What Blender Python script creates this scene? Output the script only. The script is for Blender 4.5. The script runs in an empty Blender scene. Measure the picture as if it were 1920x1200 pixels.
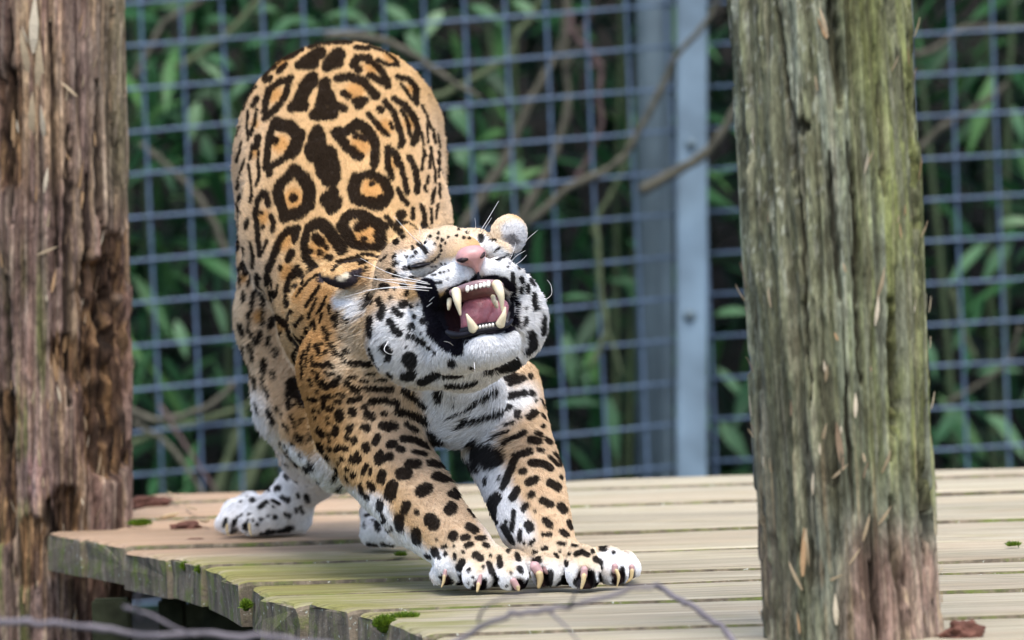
import bpy, bmesh, math, random
import numpy as np
from mathutils import Vector, Matrix
random.seed(7); RNG = np.random.default_rng(11)

# ------------------------------------------------------------------ camera, sky, sun, exposure
scene = bpy.context.scene
FPX, CAMH = 9600.0, 0.46                    # focal length in photo pixels, height over the deck
PITCH, ROLL = math.radians(1.355), math.radians(1.8)
_f = np.array([0, math.cos(PITCH), -math.sin(PITCH)])
_u0 = np.array([0, math.sin(PITCH), math.cos(PITCH)])
_r0 = np.array([1.0, 0, 0])
_r = _r0 * math.cos(ROLL) - _u0 * math.sin(ROLL)
_u = _u0 * math.cos(ROLL) + _r0 * math.sin(ROLL)
CAM = np.array([0, 0, CAMH])
cd = bpy.data.cameras.new('camera'); cam = bpy.data.objects.new('camera', cd)
scene.collection.objects.link(cam); scene.camera = cam
cam.matrix_world = Matrix(((_r[0], _u[0], -_f[0], 0), (_r[1], _u[1], -_f[1], 0), (_r[2], _u[2], -_f[2], CAMH), (0, 0, 0, 1)))
cd.sensor_width = 36; cd.lens = 36 * FPX / 1920; cd.clip_start = 0.1; cd.clip_end = 400
cd.dof.use_dof = True; cd.dof.focus_distance = 6.1
cd.dof.aperture_fstop = 180.0 / 24.0
world = bpy.data.worlds.new('World'); scene.world = world; world.use_nodes = True
SUN_EL, SUN_AZ = math.radians(66), math.radians(168)      # azimuth from +Y (north) clockwise
wn = world.node_tree.nodes; wl = world.node_tree.links
sky = wn.new('ShaderNodeTexSky'); sky.sky_type = 'NISHITA'; sky.sun_disc = False
sky.sun_elevation = SUN_EL; sky.sun_rotation = SUN_AZ
sky.air_density = 1.0; sky.dust_density = 3.0
wl.new(sky.outputs[0], wn['Background'].inputs[0]); wn['Background'].inputs[1].default_value = 0.15
sl = bpy.data.lights.new('sun', 'SUN'); sl.energy = 1.25; sl.angle = math.radians(28); sl.color = (1.0, 0.985, 0.965)
so = bpy.data.objects.new('sun', sl); scene.collection.objects.link(so)
sd = Vector((math.sin(SUN_AZ) * math.cos(SUN_EL), math.cos(SUN_AZ) * math.cos(SUN_EL), math.sin(SUN_EL)))
so.rotation_euler = sd.to_track_quat('Z', 'Y').to_euler(); so.location = (2, -3, 6)
scene.view_settings.view_transform = 'Standard'; scene.view_settings.look = 'None'
scene.view_settings.exposure = 1.25; scene.view_settings.gamma = 1.0
scene.cycles.use_denoising = True
scene.cycles.max_bounces = 5
scene.cycles_curves.shape = 'RIBBONS'

# ------------------------------------------------------------------ helpers
COL = scene.collection
def P(px, py, d):
    """photo pixel + distance along the view axis -> place in the world"""
    a = (np.asarray(px, float) - 960) / FPX * d; b = (600 - np.asarray(py, float)) / FPX * d
    return CAM + np.multiply.outer(a, _r) + np.multiply.outer(b, _u) + np.multiply.outer(np.asarray(d, float) * np.ones_like(a), _f)
def G(px, py, z=0.0):
    v = P(px, py, 1.0) - CAM
    return CAM + v * ((z - CAMH) / v[2])
def dep(p): return float(np.dot(np.asarray(p) - CAM, _f))
def project(p):
    q = p - CAM; d = q @ _f
    return 960 + FPX * (q @ _r) / d, 600 - FPX * (q @ _u) / d, d

def link(o, parent=None):
    COL.objects.link(o)
    if parent is not None: o.parent = parent
    return o
def tag(o, label, cat, group=None, kind=None):
    if label: o['label'] = label
    if cat: o['category'] = cat
    if group: o['group'] = group
    if kind: o['kind'] = kind
    return o
def thing(name, label, cat, loc=(0, 0, 0), group=None):
    o = bpy.data.objects.new(name, None); o.location = loc; o.empty_display_size = 0.05
    return tag(link(o), label, cat, group)
def mesh_obj(name, verts, faces, mat, parent=None, smooth=True):
    me = bpy.data.meshes.new(name)
    me.from_pydata([tuple(v) for v in np.asarray(verts, float)], [], [tuple(int(i) for i in f) for f in faces])
    if smooth: me.polygons.foreach_set('use_smooth', np.ones(len(me.polygons), bool))
    if mat: me.materials.append(mat)
    me.update()
    o = bpy.data.objects.new(name, me)
    link(o)
    if parent is not None:
        o.parent = parent
        o.matrix_parent_inverse = Matrix.Translation(-Vector(parent.location)) if parent.parent is None else parent_inv(parent)
    return o
def parent_inv(p):
    m = Matrix.Identity(4); q = p
    loc = Vector((0, 0, 0))
    while q is not None:
        if q.parent is None: loc += Vector(q.location)
        q = q.parent
    return Matrix.Translation(-loc) if p.parent is None else Matrix.Identity(4)
def np_mesh(name, V, Q, mat, parent=None, smooth=True):
    """fast mesh from numpy: Q is (n,4) or (n,3)"""
    me = bpy.data.meshes.new(name); n, k = Q.shape
    me.vertices.add(len(V)); me.vertices.foreach_set('co', np.ascontiguousarray(V, np.float32).ravel())
    me.loops.add(n * k); me.loops.foreach_set('vertex_index', np.ascontiguousarray(Q, np.int32).ravel())
    me.polygons.add(n); me.polygons.foreach_set('loop_start', np.arange(0, n * k, k, dtype=np.int32))
    me.polygons.foreach_set('use_smooth', np.full(n, smooth))
    if mat: me.materials.append(mat)
    me.update(calc_edges=True); me.validate()
    o = bpy.data.objects.new(name, me); link(o)
    if parent is not None:
        o.parent = parent
        o.matrix_parent_inverse = Matrix.Translation(-Vector(parent.location)) if parent.parent is None else Matrix.Identity(4)
    return o

def hash3(i, j, k, s=0):
    n = (i.astype(np.int64) * 73856093) ^ (j.astype(np.int64) * 19349663) ^ (k.astype(np.int64) * 83492791) ^ (s * 2654435)
    n = (n ^ (n >> 13)) * 1274126177 & 0x7fffffff
    n = (n ^ (n >> 16)) & 0xffff
    return n / 65535.0
def vnoise(p, s=0):
    f = np.floor(p); t = p - f; i = f.astype(np.int64); t = t * t * (3 - 2 * t); r = 0
    for a in (0, 1):
        for b in (0, 1):
            for c in (0, 1):
                w = (t[..., 0] if a else 1 - t[..., 0]) * (t[..., 1] if b else 1 - t[..., 1]) * (t[..., 2] if c else 1 - t[..., 2])
                r = r + w * hash3(i[..., 0] + a, i[..., 1] + b, i[..., 2] + c, s)
    return r
def fbm(p, o=3, s=0):
    r = 0; a = 0.5; t = 0
    for k in range(o):
        r = r + a * vnoise(p * 2.03 ** k, s + k * 17); t += a; a *= 0.5
    return r / t
def sstep(a, b, x):
    t = np.clip((x - a) / (b - a), 0, 1); return t * t * (3 - 2 * t)

def tube(pts, rad, sides=8, cap=True):
    """round tube along pts, radius per point -> verts, faces"""
    pts = np.asarray(pts, float); n = len(pts); rad = np.broadcast_to(np.asarray(rad, float), (n,))
    tan = np.gradient(pts, axis=0); tan /= np.linalg.norm(tan, axis=1)[:, None] + 1e-12
    ref = np.array([0.13, 0.21, 0.97]) if abs(tan[0][2]) < 0.9 else np.array([0.97, 0.2, 0.1])
    V = []; F = []
    a = np.cross(tan[0], ref); a /= np.linalg.norm(a)
    for i in range(n):
        a = a - tan[i] * np.dot(a, tan[i]); a /= np.linalg.norm(a) + 1e-12
        b = np.cross(tan[i], a)
        for k in range(sides):
            th = 2 * math.pi * k / sides
            V.append(pts[i] + rad[i] * (math.cos(th) * a + math.sin(th) * b))
    for i in range(n - 1):
        for k in range(sides):
            F.append((i * sides + k, i * sides + (k + 1) % sides, (i + 1) * sides + (k + 1) % sides, (i + 1) * sides + k))
    if cap:
        F.append(tuple(range(sides))[::-1]); F.append(tuple((n - 1) * sides + k for k in range(sides)))
    return V, F
def spline(pts, n):
    """Catmull-Rom through pts, n samples"""
    pts = np.asarray(pts, float); m = len(pts)
    q = np.vstack([2 * pts[0] - pts[1], pts, 2 * pts[-1] - pts[-2]]); out = []
    for t in np.linspace(0, m - 1 - 1e-6, n):
        i = int(t); u = t - i; a, b, c, d = q[i:i + 4]
        out.append(0.5 * (2 * b + (c - a) * u + (2 * a - 5 * b + 4 * c - d) * u * u + (3 * b - a - 3 * c + d) * u ** 3))
    return np.array(out)

# ------------------------------------------------------------------ materials
def mat_new(name):
    m = bpy.data.materials.new(name); m.use_nodes = True
    return m, m.node_tree.nodes, m.node_tree.links, m.node_tree.nodes['Principled BSDF']
def plain(name, col, rough=0.6, spec=0.3, var=0.25, scale=30.0, bump=0.0, metal=0.0, sss=0.0):
    """one colour with a fine mottled variation"""
    m, N, L, b = mat_new(name)
    tc = N.new('ShaderNodeTexCoord'); nz = N.new('ShaderNodeTexNoise'); nz.inputs['Scale'].default_value = scale
    nz.inputs['Detail'].default_value = 4
    L.new(tc.outputs['Object'], nz.inputs['Vector'])
    r = N.new('ShaderNodeValToRGB'); c = np.array(col)
    r.color_ramp.elements[0].position = 0.3; r.color_ramp.elements[1].position = 0.7
    r.color_ramp.elements[0].color = (*np.clip(c * (1 - var), 0, 1), 1); r.color_ramp.elements[1].color = (*np.clip(c * (1 + var), 0, 1), 1)
    L.new(nz.outputs['Fac'], r.inputs['Fac']); L.new(r.outputs[0], b.inputs['Base Color'])
    b.inputs['Roughness'].default_value = rough; b.inputs['Specular IOR Level'].default_value = spec; b.inputs['Metallic'].default_value = metal
    if sss: b.inputs['Subsurface Weight'].default_value = sss; b.inputs['Subsurface Radius'].default_value = (0.006, 0.003, 0.002)
    if bump:
        bp = N.new('ShaderNodeBump'); bp.inputs['Strength'].default_value = bump; bp.inputs['Distance'].default_value = 0.003
        L.new(nz.outputs['Fac'], bp.inputs['Height']); L.new(bp.outputs[0], b.inputs['Normal'])
    return m
def ramp(N, stops):
    r = N.new('ShaderNodeValToRGB'); e = r.color_ramp.elements
    while len(e) < len(stops): e.new(0.5)
    for x, (p, c) in zip(e, stops): x.position = p; x.color = (*c, 1)
    return r
def mixc(N, L, a, b, fac, mode='MIX'):
    m = N.new('ShaderNodeMix'); m.data_type = 'RGBA'; m.blend_type = mode
    for s, v in ((m.inputs[0], fac), (m.inputs[6], a), (m.inputs[7], b)):
        if hasattr(v, 'is_output') or hasattr(v, 'links'): L.new(v, s)
        elif isinstance(v, (int, float)): s.default_value = v
        else: s.default_value = (*v, 1)
    return m.outputs[2]
def noise(N, L, vec, scale, detail=4, rough=0.55, sc=None, dist=0.0):
    if sc is not None:
        mp = N.new('ShaderNodeMapping'); mp.inputs['Scale'].default_value = sc; L.new(vec, mp.inputs['Vector']); vec = mp.outputs[0]
    n = N.new('ShaderNodeTexNoise'); n.inputs['Scale'].default_value = scale; n.inputs['Detail'].default_value = detail
    n.inputs['Roughness'].default_value = rough; n.inputs['Distortion'].default_value = dist
    L.new(vec, n.inputs['Vector']); return n.outputs['Fac']
def curve01(N, L, v, a, b):
    m = N.new('ShaderNodeMapRange'); m.inputs['From Min'].default_value = a; m.inputs['From Max'].default_value = b
    m.interpolation_type = 'SMOOTHSTEP'; L.new(v, m.inputs['Value']); return m.outputs[0]
# ------------------------------------------------------------------ ground: one sheet, banked up behind the fence
def build_ground():
    xs = np.concatenate([[-150, -60, -25, -12], np.linspace(-7, 7, 43), [12, 25, 60, 150]])
    ys = np.concatenate([[-150, -60, -20, -8], np.linspace(-4, 22, 79), [25, 60, 150]])
    X, Y = np.meshgrid(xs, ys, indexing='ij')
    Z = -0.62 + 4.6 * sstep(15.8, 20.5, Y) + 0.10 * (fbm(np.stack([X * 1.3, Y * 1.3, X * 0], -1)) - 0.5)
    nx, ny = X.shape; idx = np.arange(nx * ny).reshape(nx, ny)
    Q = np.stack([idx[:-1, :-1], idx[1:, :-1], idx[1:, 1:], idx[:-1, 1:]], -1).reshape(-1, 4)
    m, N, L, b = mat_new('soil'); tc = N.new('ShaderNodeTexCoord')
    n1 = noise(N, L, tc.outputs['Object'], 3, 8, 0.65)
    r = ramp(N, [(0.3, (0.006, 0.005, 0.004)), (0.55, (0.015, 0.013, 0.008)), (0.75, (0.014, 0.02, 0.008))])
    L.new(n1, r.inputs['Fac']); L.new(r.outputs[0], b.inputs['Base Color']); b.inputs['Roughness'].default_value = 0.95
    bp = N.new('ShaderNodeBump'); bp.inputs['Distance'].default_value = 0.05; L.new(n1, bp.inputs['Height']); L.new(bp.outputs[0], b.inputs['Normal'])
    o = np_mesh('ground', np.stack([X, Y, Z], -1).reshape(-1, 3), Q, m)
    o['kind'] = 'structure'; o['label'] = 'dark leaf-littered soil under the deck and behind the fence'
build_ground()

# ------------------------------------------------------------------ wooden deck
def deck_material():
    m, N, L, b = mat_new('weathered_deck_wood'); tc = N.new('ShaderNodeTexCoord'); V = tc.outputs['Object']
    oi = N.new('ShaderNodeObjectInfo')
    off = N.new('ShaderNodeVectorMath'); off.operation = 'MULTIPLY_ADD'
    cb = N.new('ShaderNodeCombineXYZ'); L.new(oi.outputs['Random'], cb.inputs[0]); L.new(oi.outputs['Random'], cb.inputs[2])
    L.new(cb.outputs[0], off.inputs[0]); off.inputs[1].default_value = (9, 9, 9); L.new(V, off.inputs[2])
    W = off.outputs[0]
    grain = noise(N, L, W, 1.0, 8, 0.68, (3.5, 120, 120), 0.6)
    grain2 = noise(N, L, W, 1.0, 5, 0.6, (5, 300, 300))
    split = noise(N, L, W, 1.0, 3, 0.5, (1.6, 70, 70), 0.3)
    big = noise(N, L, V, 3.1, 4, 0.6, (0.5, 1.6, 1))
    blot = noise(N, L, W, 6, 6, 0.7, (1.0, 3.0, 1))
    r = ramp(N, [(0.27, (0.11, 0.092, 0.060)), (0.40, (0.275, 0.240, 0.165)), (0.56, (0.40, 0.357, 0.258)), (0.75, (0.51, 0.472, 0.365))])
    L.new(grain, r.inputs['Fac'])
    sep = N.new('ShaderNodeSeparateXYZ'); L.new(V, sep.inputs[0])
    # old reddish stain survives at the back left, algae at the front left
    px = curve01(N, L, sep.outputs[0], 0.02, -0.42); py = curve01(N, L, sep.outputs[1], 6.55, 7.2)
    mu = N.new('ShaderNodeMath'); mu.operation = 'MULTIPLY'; L.new(px, mu.inputs[0]); L.new(py, mu.inputs[1])
    mu1 = N.new('ShaderNodeMath'); mu1.operation = 'MULTIPLY_ADD'; L.new(curve01(N, L, big, 0.42, 0.68), mu1.inputs[0]); mu1.inputs[1].default_value = 0.28; L.new(mu.outputs[0], mu1.inputs[2])
    mu1.use_clamp = True
    c1 = mixc(N, L, r.outputs[0], (0.50, 0.335, 0.265), mu1.outputs[0], 'MIX')
    m1 = N.new('ShaderNodeMath'); m1.operation = 'MULTIPLY'; L.new(mu1.outputs[0], m1.inputs[0]); m1.inputs[1].default_value = 0.75
    c1 = mixc(N, L, r.outputs[0], mixc(N, L, r.outputs[0], (1.06, 0.82, 0.74), 1.0, 'MULTIPLY'), mu1.outputs[0])
    gy = curve01(N, L, sep.outputs[1], 6.95, 6.6); gx = curve01(N, L, sep.outputs[0], 0.1, -0.25)
    g1 = N.new('ShaderNodeMath'); g1.operation = 'MULTIPLY'; L.new(gy, g1.inputs[0]); L.new(gx, g1.inputs[1])
    g2 = N.new('ShaderNodeMath'); g2.operation = 'MULTIPLY_ADD'; L.new(g1.outputs[0], g2.inputs[0]); g2.inputs[1].default_value = 0.35; L.new(blot, g2.inputs[2])
    gf = curve01(N, L, g2.outputs[0], 0.5, 0.95)
    c2 = mixc(N, L, c1, mixc(N, L, c1, (0.62, 0.68, 0.30), 1.0, 'MULTIPLY'), gf)
    dark = curve01(N, L, grain2, 0.42, 0.25)
    dk = N.new('ShaderNodeMath'); dk.operation = 'MULTIPLY'; L.new(dark, dk.inputs[0]); dk.inputs[1].default_value = 0.45
    c3 = mixc(N, L, c2, (0.09, 0.065, 0.04), dk.outputs[0])
    sp = curve01(N, L, split, 0.36, 0.30); sm = N.new('ShaderNodeMath'); sm.operation = 'MULTIPLY'; L.new(sp, sm.inputs[0]); sm.inputs[1].default_value = 0.6
    c3 = mixc(N, L, c3, (0.10, 0.075, 0.05), sm.outputs[0])
    v = N.new('ShaderNodeHueSaturation'); L.new(c3, v.inputs['Color'])
    vv = N.new('ShaderNodeMapRange'); vv.inputs['To Min'].default_value = 0.85; vv.inputs['To Max'].default_value = 1.12; L.new(oi.outputs['Random'], vv.inputs['Value']); L.new(vv.outputs[0], v.inputs['Value'])
    L.new(v.outputs[0], b.inputs['Base Color']); b.inputs['Roughness'].default_value = 0.85; b.inputs['Specular IOR Level'].default_value = 0.25
    bp = N.new('ShaderNodeBump'); bp.inputs['Strength'].default_value = 0.6; bp.inputs['Distance'].default_value = 0.0025
    ad = N.new('ShaderNodeMath'); ad.operation = 'ADD'; L.new(grain, ad.inputs[0]); L.new(grain2, ad.inputs[1])
    L.new(ad.outputs[0], bp.inputs['Height']); L.new(bp.outputs[0], b.inputs['Normal'])
    return m
def end_material():
    m, N, L, b = mat_new('mossy_end_grain'); tc = N.new('ShaderNodeTexCoord'); V = tc.outputs['Object']
    n = noise(N, L, V, 28, 8, 0.7); s = noise(N, L, V, 1, 5, 0.6, (60, 60, 9)); l = noise(N, L, V, 150, 4, 0.6)
    r = ramp(N, [(0.3, (0.06, 0.048, 0.034)), (0.5, (0.15, 0.12, 0.08)), (0.7, (0.27, 0.215, 0.15))]); L.new(s, r.inputs['Fac'])
    c = mixc(N, L, r.outputs[0], (0.13, 0.16, 0.03), curve01(N, L, n, 0.45, 0.68))
    c = mixc(N, L, c, (0.42, 0.44, 0.36), curve01(N, L, l, 0.62, 0.70))
    L.new(c, b.inputs['Base Color']); b.inputs['Roughness'].default_value = 0.95
    bp = N.new('ShaderNodeBump'); bp.inputs['Strength'].default_value = 1.0; bp.inputs['Distance'].default_value = 0.006
    L.new(n, bp.inputs['Height']); L.new(bp.outputs[0], b.inputs['Normal'])
    return m
M_DECK, M_END = deck_material(), end_material()
EDGE = np.array([G(x, y)[:2] for x, y in [(60, 990), (98, 997), (252, 1026), (346, 1043), (417, 1071), (487, 1108), (583, 1124), (708, 1149), (804, 1180), (960, 1225)]])   # the uneven diagonal saw line of the board ends
def edge_x(y): return np.interp(y, EDGE[::-1, 1], EDGE[::-1, 0])
deck = thing('wooden_deck', 'weathered plank deck with diagonally cut mossy board ends under the jaguar', 'deck', (0.3, 6.5, -0.06))
YB = [8.29, 8.10, 7.90, 7.67, 7.43, 7.24, 7.05, 6.84, 6.65, 6.46, 6.28, 6.12, 5.985, 5.83, 5.665, 5.49, 5.29, 5.10, 4.93, 4.75, 4.57]
OFFS = {5: 0.003, 6: -0.003, 8: 0.006, 9: -0.004, 10: 0.008, 11: -0.006, 13: 0.005, 14: -0.004}
ZOFF = [0.0, 0.004, 0.001, 0.005, 0.002, 0.001, 0.006, 0.003, 0.005, 0.001, 0.004, 0.006, 0.002, 0.006, 0.003, 0.007, 0.002, 0.006, 0.003]
def plank(i, y1, y0):
    gap = 0.006 + 0.005 * RNG.random(); T = 0.055; bev = 0.006
    ya, yb = y0 + gap, y1 - gap; w = yb - ya
    if i < 4: xl = lambda y: np.full_like(y, G(256, 950)[0])
    else: xl = lambda y: edge_x(y) + OFFS.get(i, 0.0)
    m = 9
    yt = np.linspace(ya + bev, yb - bev, m)
    prof = [(ya, -T), (ya, -T * 0.5), (ya, -bev), (ya + bev * 0.3, -bev * 0.3)] + [(y, 0.0) for y in yt] + [(yb - bev * 0.3, -bev * 0.3), (yb, -bev), (yb, -T * 0.5), (yb, -T)]
    prof = np.array(prof); k = len(prof); nx = 70
    t = np.concatenate([[0, 0.002, 0.006], np.linspace(0.014, 1, nx - 3)])
    xl_ = xl(prof[:, 0]); V = np.zeros((nx, k, 3))
    V[..., 0] = xl_[None] + (1.75 - xl_[None]) * t[:, None]
    V[..., 1] = prof[None, :, 0]; V[..., 2] = prof[None, :, 1]
    top = np.zeros(k); top[2:-2] = 1
    q = np.stack([V[..., 0] * 3, V[..., 1] * 25 + i * 7, V[..., 0] * 0 + i], -1)
    cup = ((prof[:, 0] - (ya + yb) / 2) / (w / 2)) ** 2
    V[..., 2] += top[None] * (0.005 * (fbm(q, 3, 5) - 0.5) + 0.0015 * cup[None] * (RNG.random() - 0.3)) - ZOFF[i % len(ZOFF)]
    V[..., 1] += 0.004 * (fbm(np.stack([V[..., 0] * 9, V[..., 1] * 0 + i, V[..., 2] * 40], -1), 3, 9) - 0.5)
    V[0, :, 0] += 0.0; V[0, 2:-2, 2] -= 0.004; V[1, 2:-2, 2] -= 0.0015            # worn arris
    V[0, :, 0] += 0.006 * (vnoise(np.stack([prof[:, 0] * 60, prof[:, 1] * 60, prof[:, 0] * 0], -1), 3) - 0.5)
    idx = np.arange(nx * k).reshape(nx, k)
    Q = np.stack([idx[:-1, :-1], idx[1:, :-1], idx[1:, 1:], idx[:-1, 1:]], -1).reshape(-1, 4).tolist()
    Q += [[int(idx[a, k - 1]), int(idx[a + 1, k - 1]), int(idx[a + 1, 0]), int(idx[a, 0])] for a in range(nx - 1)]
    V = V.reshape(-1, 3).tolist(); c0 = len(V)
    # end cap: inner grid so the sawn face can be rough
    Q2 = [list(idx[0, ::-1])[::-1], [int(v) for v in idx[-1]][::-1]]
    o = mesh_obj('plank', V, Q + Q2, M_DECK, deck, smooth=False)
    o.data.materials.append(M_END)
    n = len(Q); o.data.polygons[n].material_index = 1; o.data.polygons[n + 1].material_index = 1
    pi = np.arange((nx - 1) * (k - 1)) % (k - 1); mi = np.zeros(len(o.data.polygons), np.int32); mi[:len(pi)] = ((pi < 3) | (pi >= k - 3)); mi[n:] = 1
    o.data.polygons.foreach_set('material_index', mi)
    return o
for i in range(len(YB) - 1): plank(i, YB[i], YB[i + 1])

# structure under the deck, seen below the sawn ends
M_SKIRT = plain('shade_darkened_timber', (0.028, 0.032, 0.018), 0.95, 0.1, 0.55, 22, 0.8)  # shade under the deck is put into this dark timber colour
def box(name, x0, x1, y0, y1, z0, z1, mat, parent, bev=0.004, rough=0.0):
    bm = bmesh.new(); bmesh.ops.create_cube(bm, size=1)
    for v in bm.verts: v.co = ((x0 + x1) / 2 + v.co.x * (x1 - x0), (y0 + y1) / 2 + v.co.y * (y1 - y0), (z0 + z1) / 2 + v.co.z * (z1 - z0))
    bmesh.ops.bevel(bm, geom=bm.edges[:], offset=bev, segments=2, affect='EDGES')
    me = bpy.data.meshes.new(name); bm.to_mesh(me); bm.free(); me.materials.append(mat)
    o = bpy.data.objects.new(name, me); link(o, parent)
    if parent is not None: o.matrix_parent_inverse = Matrix.Translation(-Vector(parent.location)) if parent.parent is None else Matrix.Identity(4)
    return o
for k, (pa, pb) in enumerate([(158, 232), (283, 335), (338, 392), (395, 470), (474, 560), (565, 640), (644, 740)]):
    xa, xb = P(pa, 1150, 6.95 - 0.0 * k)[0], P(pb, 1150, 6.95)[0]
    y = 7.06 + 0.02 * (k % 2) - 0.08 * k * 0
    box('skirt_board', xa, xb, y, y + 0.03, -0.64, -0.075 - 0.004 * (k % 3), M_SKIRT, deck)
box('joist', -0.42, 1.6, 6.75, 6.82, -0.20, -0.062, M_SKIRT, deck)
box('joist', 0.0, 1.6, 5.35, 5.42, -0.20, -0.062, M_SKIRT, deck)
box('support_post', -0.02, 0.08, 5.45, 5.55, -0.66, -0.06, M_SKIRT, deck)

# ------------------------------------------------------------------ timber posts
def post_material(name):
    m, N, L, b = mat_new(name); tc = N.new('ShaderNodeTexCoord'); V = tc.outputs['Object']
    at = N.new('ShaderNodeAttribute'); at.attribute_name = 'tone'
    g = noise(N, L, V, 1, 8, 0.7, (150, 150, 7), 0.4); g2 = noise(N, L, V, 260, 4, 0.6, (1, 1, 0.35))
    r = ramp(N, [(0.28, (0.62, 0.60, 0.59)), (0.5, (0.84, 0.84, 0.83)), (0.72, (1.10, 1.10, 1.08))]); L.new(g, r.inputs['Fac'])
    c = mixc(N, L, at.outputs['Color'], r.outputs[0], 1.0, 'MULTIPLY')
    r2 = ramp(N, [(0.35, (0.66, 0.66, 0.66)), (0.6, (1.15, 1.15, 1.15))]); L.new(g2, r2.inputs['Fac'])
    g3 = noise(N, L, V, 30, 8, 0.72, (1, 1, 0.45), 0.8); r3 = ramp(N, [(0.36, (0.50, 0.48, 0.45)), (0.5, (0.95, 0.95, 0.95)), (0.66, (1.35, 1.38, 1.3))]); L.new(g3, r3.inputs['Fac'])
    c = mixc(N, L, c, r3.outputs[0], 1.0, 'MULTIPLY')
    c = mixc(N, L, c, r2.outputs[0], 1.0, 'MULTIPLY')
    L.new(c, b.inputs['Base Color']); b.inputs['Roughness'].default_value = 0.9; b.inputs['Specular IOR Level'].default_value = 0.2
    bp = N.new('ShaderNodeBump'); bp.inputs['Strength'].default_value = 0.8; bp.inputs['Distance'].default_value = 0.003
    ad = N.new('ShaderNodeMath'); ad.operation = 'ADD'; L.new(g, ad.inputs[0]); L.new(g3, ad.inputs[1])
    L.new(ad.outputs[0], bp.inputs['Height']); L.new(bp.outputs[0], b.inputs['Normal'])
    return m
def seg_dist(px, py, pts):
    """distance of pixels to a polyline, and where along it (0..1)"""
    best = np.full(px.shape, 1e9); tt = np.zeros(px.shape); n = len(pts) - 1
    for k in range(n):
        (ax, ay), (bx, by) = pts[k], pts[k + 1]; dx, dy = bx - ax, by - ay
        t = np.clip(((px - ax) * dx + (py - ay) * dy) / (dx * dx + dy * dy + 1e-9), 0, 1)
        d = np.hypot(px - ax - t * dx, py - ay - t * dy); u = d < best
        best = np.where(u, d, best); tt = np.where(u, (k + t) / n, tt)
    return best, tt
def blend(c, col, w): return c * (1 - w[..., None]) + np.array(col) * w[..., None]

def build_post(name, label, axis, radius, z0, z1, paint, cracks, holes, seed, nth=300, ns=520):
    top, bot = axis                                   # world points on the axis
    s = np.linspace(0, 1, ns); th = np.linspace(0, 2 * math.pi, nth, endpoint=False)
    zc = z0 + (z1 - z0) * s
    ax = bot[None] + (top - bot)[None] * ((zc - bot[2]) / (top[2] - bot[2]))[:, None]
    ct, st = np.cos(th), np.sin(th)
    Z = np.repeat(zc[:, None], nth, 1); CT = np.repeat(ct[None], ns, 0); ST = np.repeat(st[None], ns, 0)
    q = lambda a, bz, o=0: np.stack([CT * a + o, ST * a - o, Z * bz + o], -1)
    r = radius(zc)[:, None] * np.ones((1, nth))
    r = r + 0.010 * (fbm(q(1.6, 2.6, seed), 3, seed) - 0.5) + 0.006 * (fbm(q(9, 2.0, seed), 3, seed + 3) - 0.5)
    fib = fbm(q(34, 5.0, seed), 3, seed + 5); r = r + 0.0045 * (fib - 0.5) + 0.003 * (fbm(q(75, 7, seed + 6), 2, seed + 14) - 0.5)
    plate = fbm(q(11, 4.2, seed) + 0.35 * fbm(q(30, 22, seed), 2, seed)[..., None], 4, seed + 8)
    lvl = sstep(0.47, 0.50, plate) + sstep(0.57, 0.595, plate)
    r = r + 0.0034 * (lvl - 1) + 0.004 * (sstep(0.44, 0.47, fbm(q(22, 13, seed + 7), 3, seed + 18)) - 1)
    gr = fbm(q(16, 1.1, seed + 4), 3, seed + 21); groove = sstep(0.05, 0.0, np.abs(gr - 0.5)) * sstep(0.45, 0.6, fbm(q(4, 2.2, seed), 2, seed + 33))
    r = r - 0.004 * groove
    X = ax[:, None, 0] + r * CT; Y = ax[:, None, 1] + r * ST
    W = np.stack([X, Y, Z], -1); px, py, d = project(W); front = ST < 0.25
    deep = groove * 0.8
    for (w, dpt, pts) in cracks:
        wob = 5 * (vnoise(np.stack([py * 0.045, py * 0 + w, py * 0], -1), seed) - 0.5)
        dd, tt = seg_dist(px + wob, py, pts); ww = w * (0.45 + 0.9 * np.sin(np.clip(tt, 0.03, 0.97) * math.pi))
        f = sstep(ww, ww * 0.35, dd) * front; r = r - dpt * f; deep = np.maximum(deep, f)
    rot = np.zeros_like(r)
    for (w, dpt, pts) in holes:                         # broad rotten hollows
        dd, tt = seg_dist(px, py, pts); nn = 0.55 * fbm(q(70, 9, seed + 2), 4, seed + 40) + 0.45 * fbm(q(26, 14, seed + 2), 3, seed + 44)
        f = sstep(w * 1.2, w * 0.85, dd + (nn - 0.5) * w * 2.6) * front
        r = r - f * dpt * (0.1 + 1.5 * sstep(0.3, 0.7, nn)) ; rot = np.maximum(rot, f)
    X = ax[:, None, 0] + r * CT; Y = ax[:, None, 1] + r * ST
    W = np.stack([X, Y, Z], -1)
    col = paint(px, py, plate, lvl, fib, deep, rot, q, seed)
    idx = np.arange(ns * nth).reshape(ns, nth); nx_ = np.roll(idx, -1, 1)
    Q = np.stack([idx[:-1], nx_[:-1], nx_[1:], idx[1:]], -1).reshape(-1, 4)
    root = thing(name, label, 'post', tuple(ax[0]))
    o = np_mesh('trunk', W.reshape(-1, 3), Q, post_material(name + '_wood'), root)
    a = o.data.color_attributes.new('tone', 'FLOAT_COLOR', 'POINT')
    a.data.foreach_set('color', np.concatenate([col.reshape(-1, 3), np.ones((ns * nth, 1))], 1).astype(np.float32).ravel())
    return root, W, (px, py)

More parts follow.
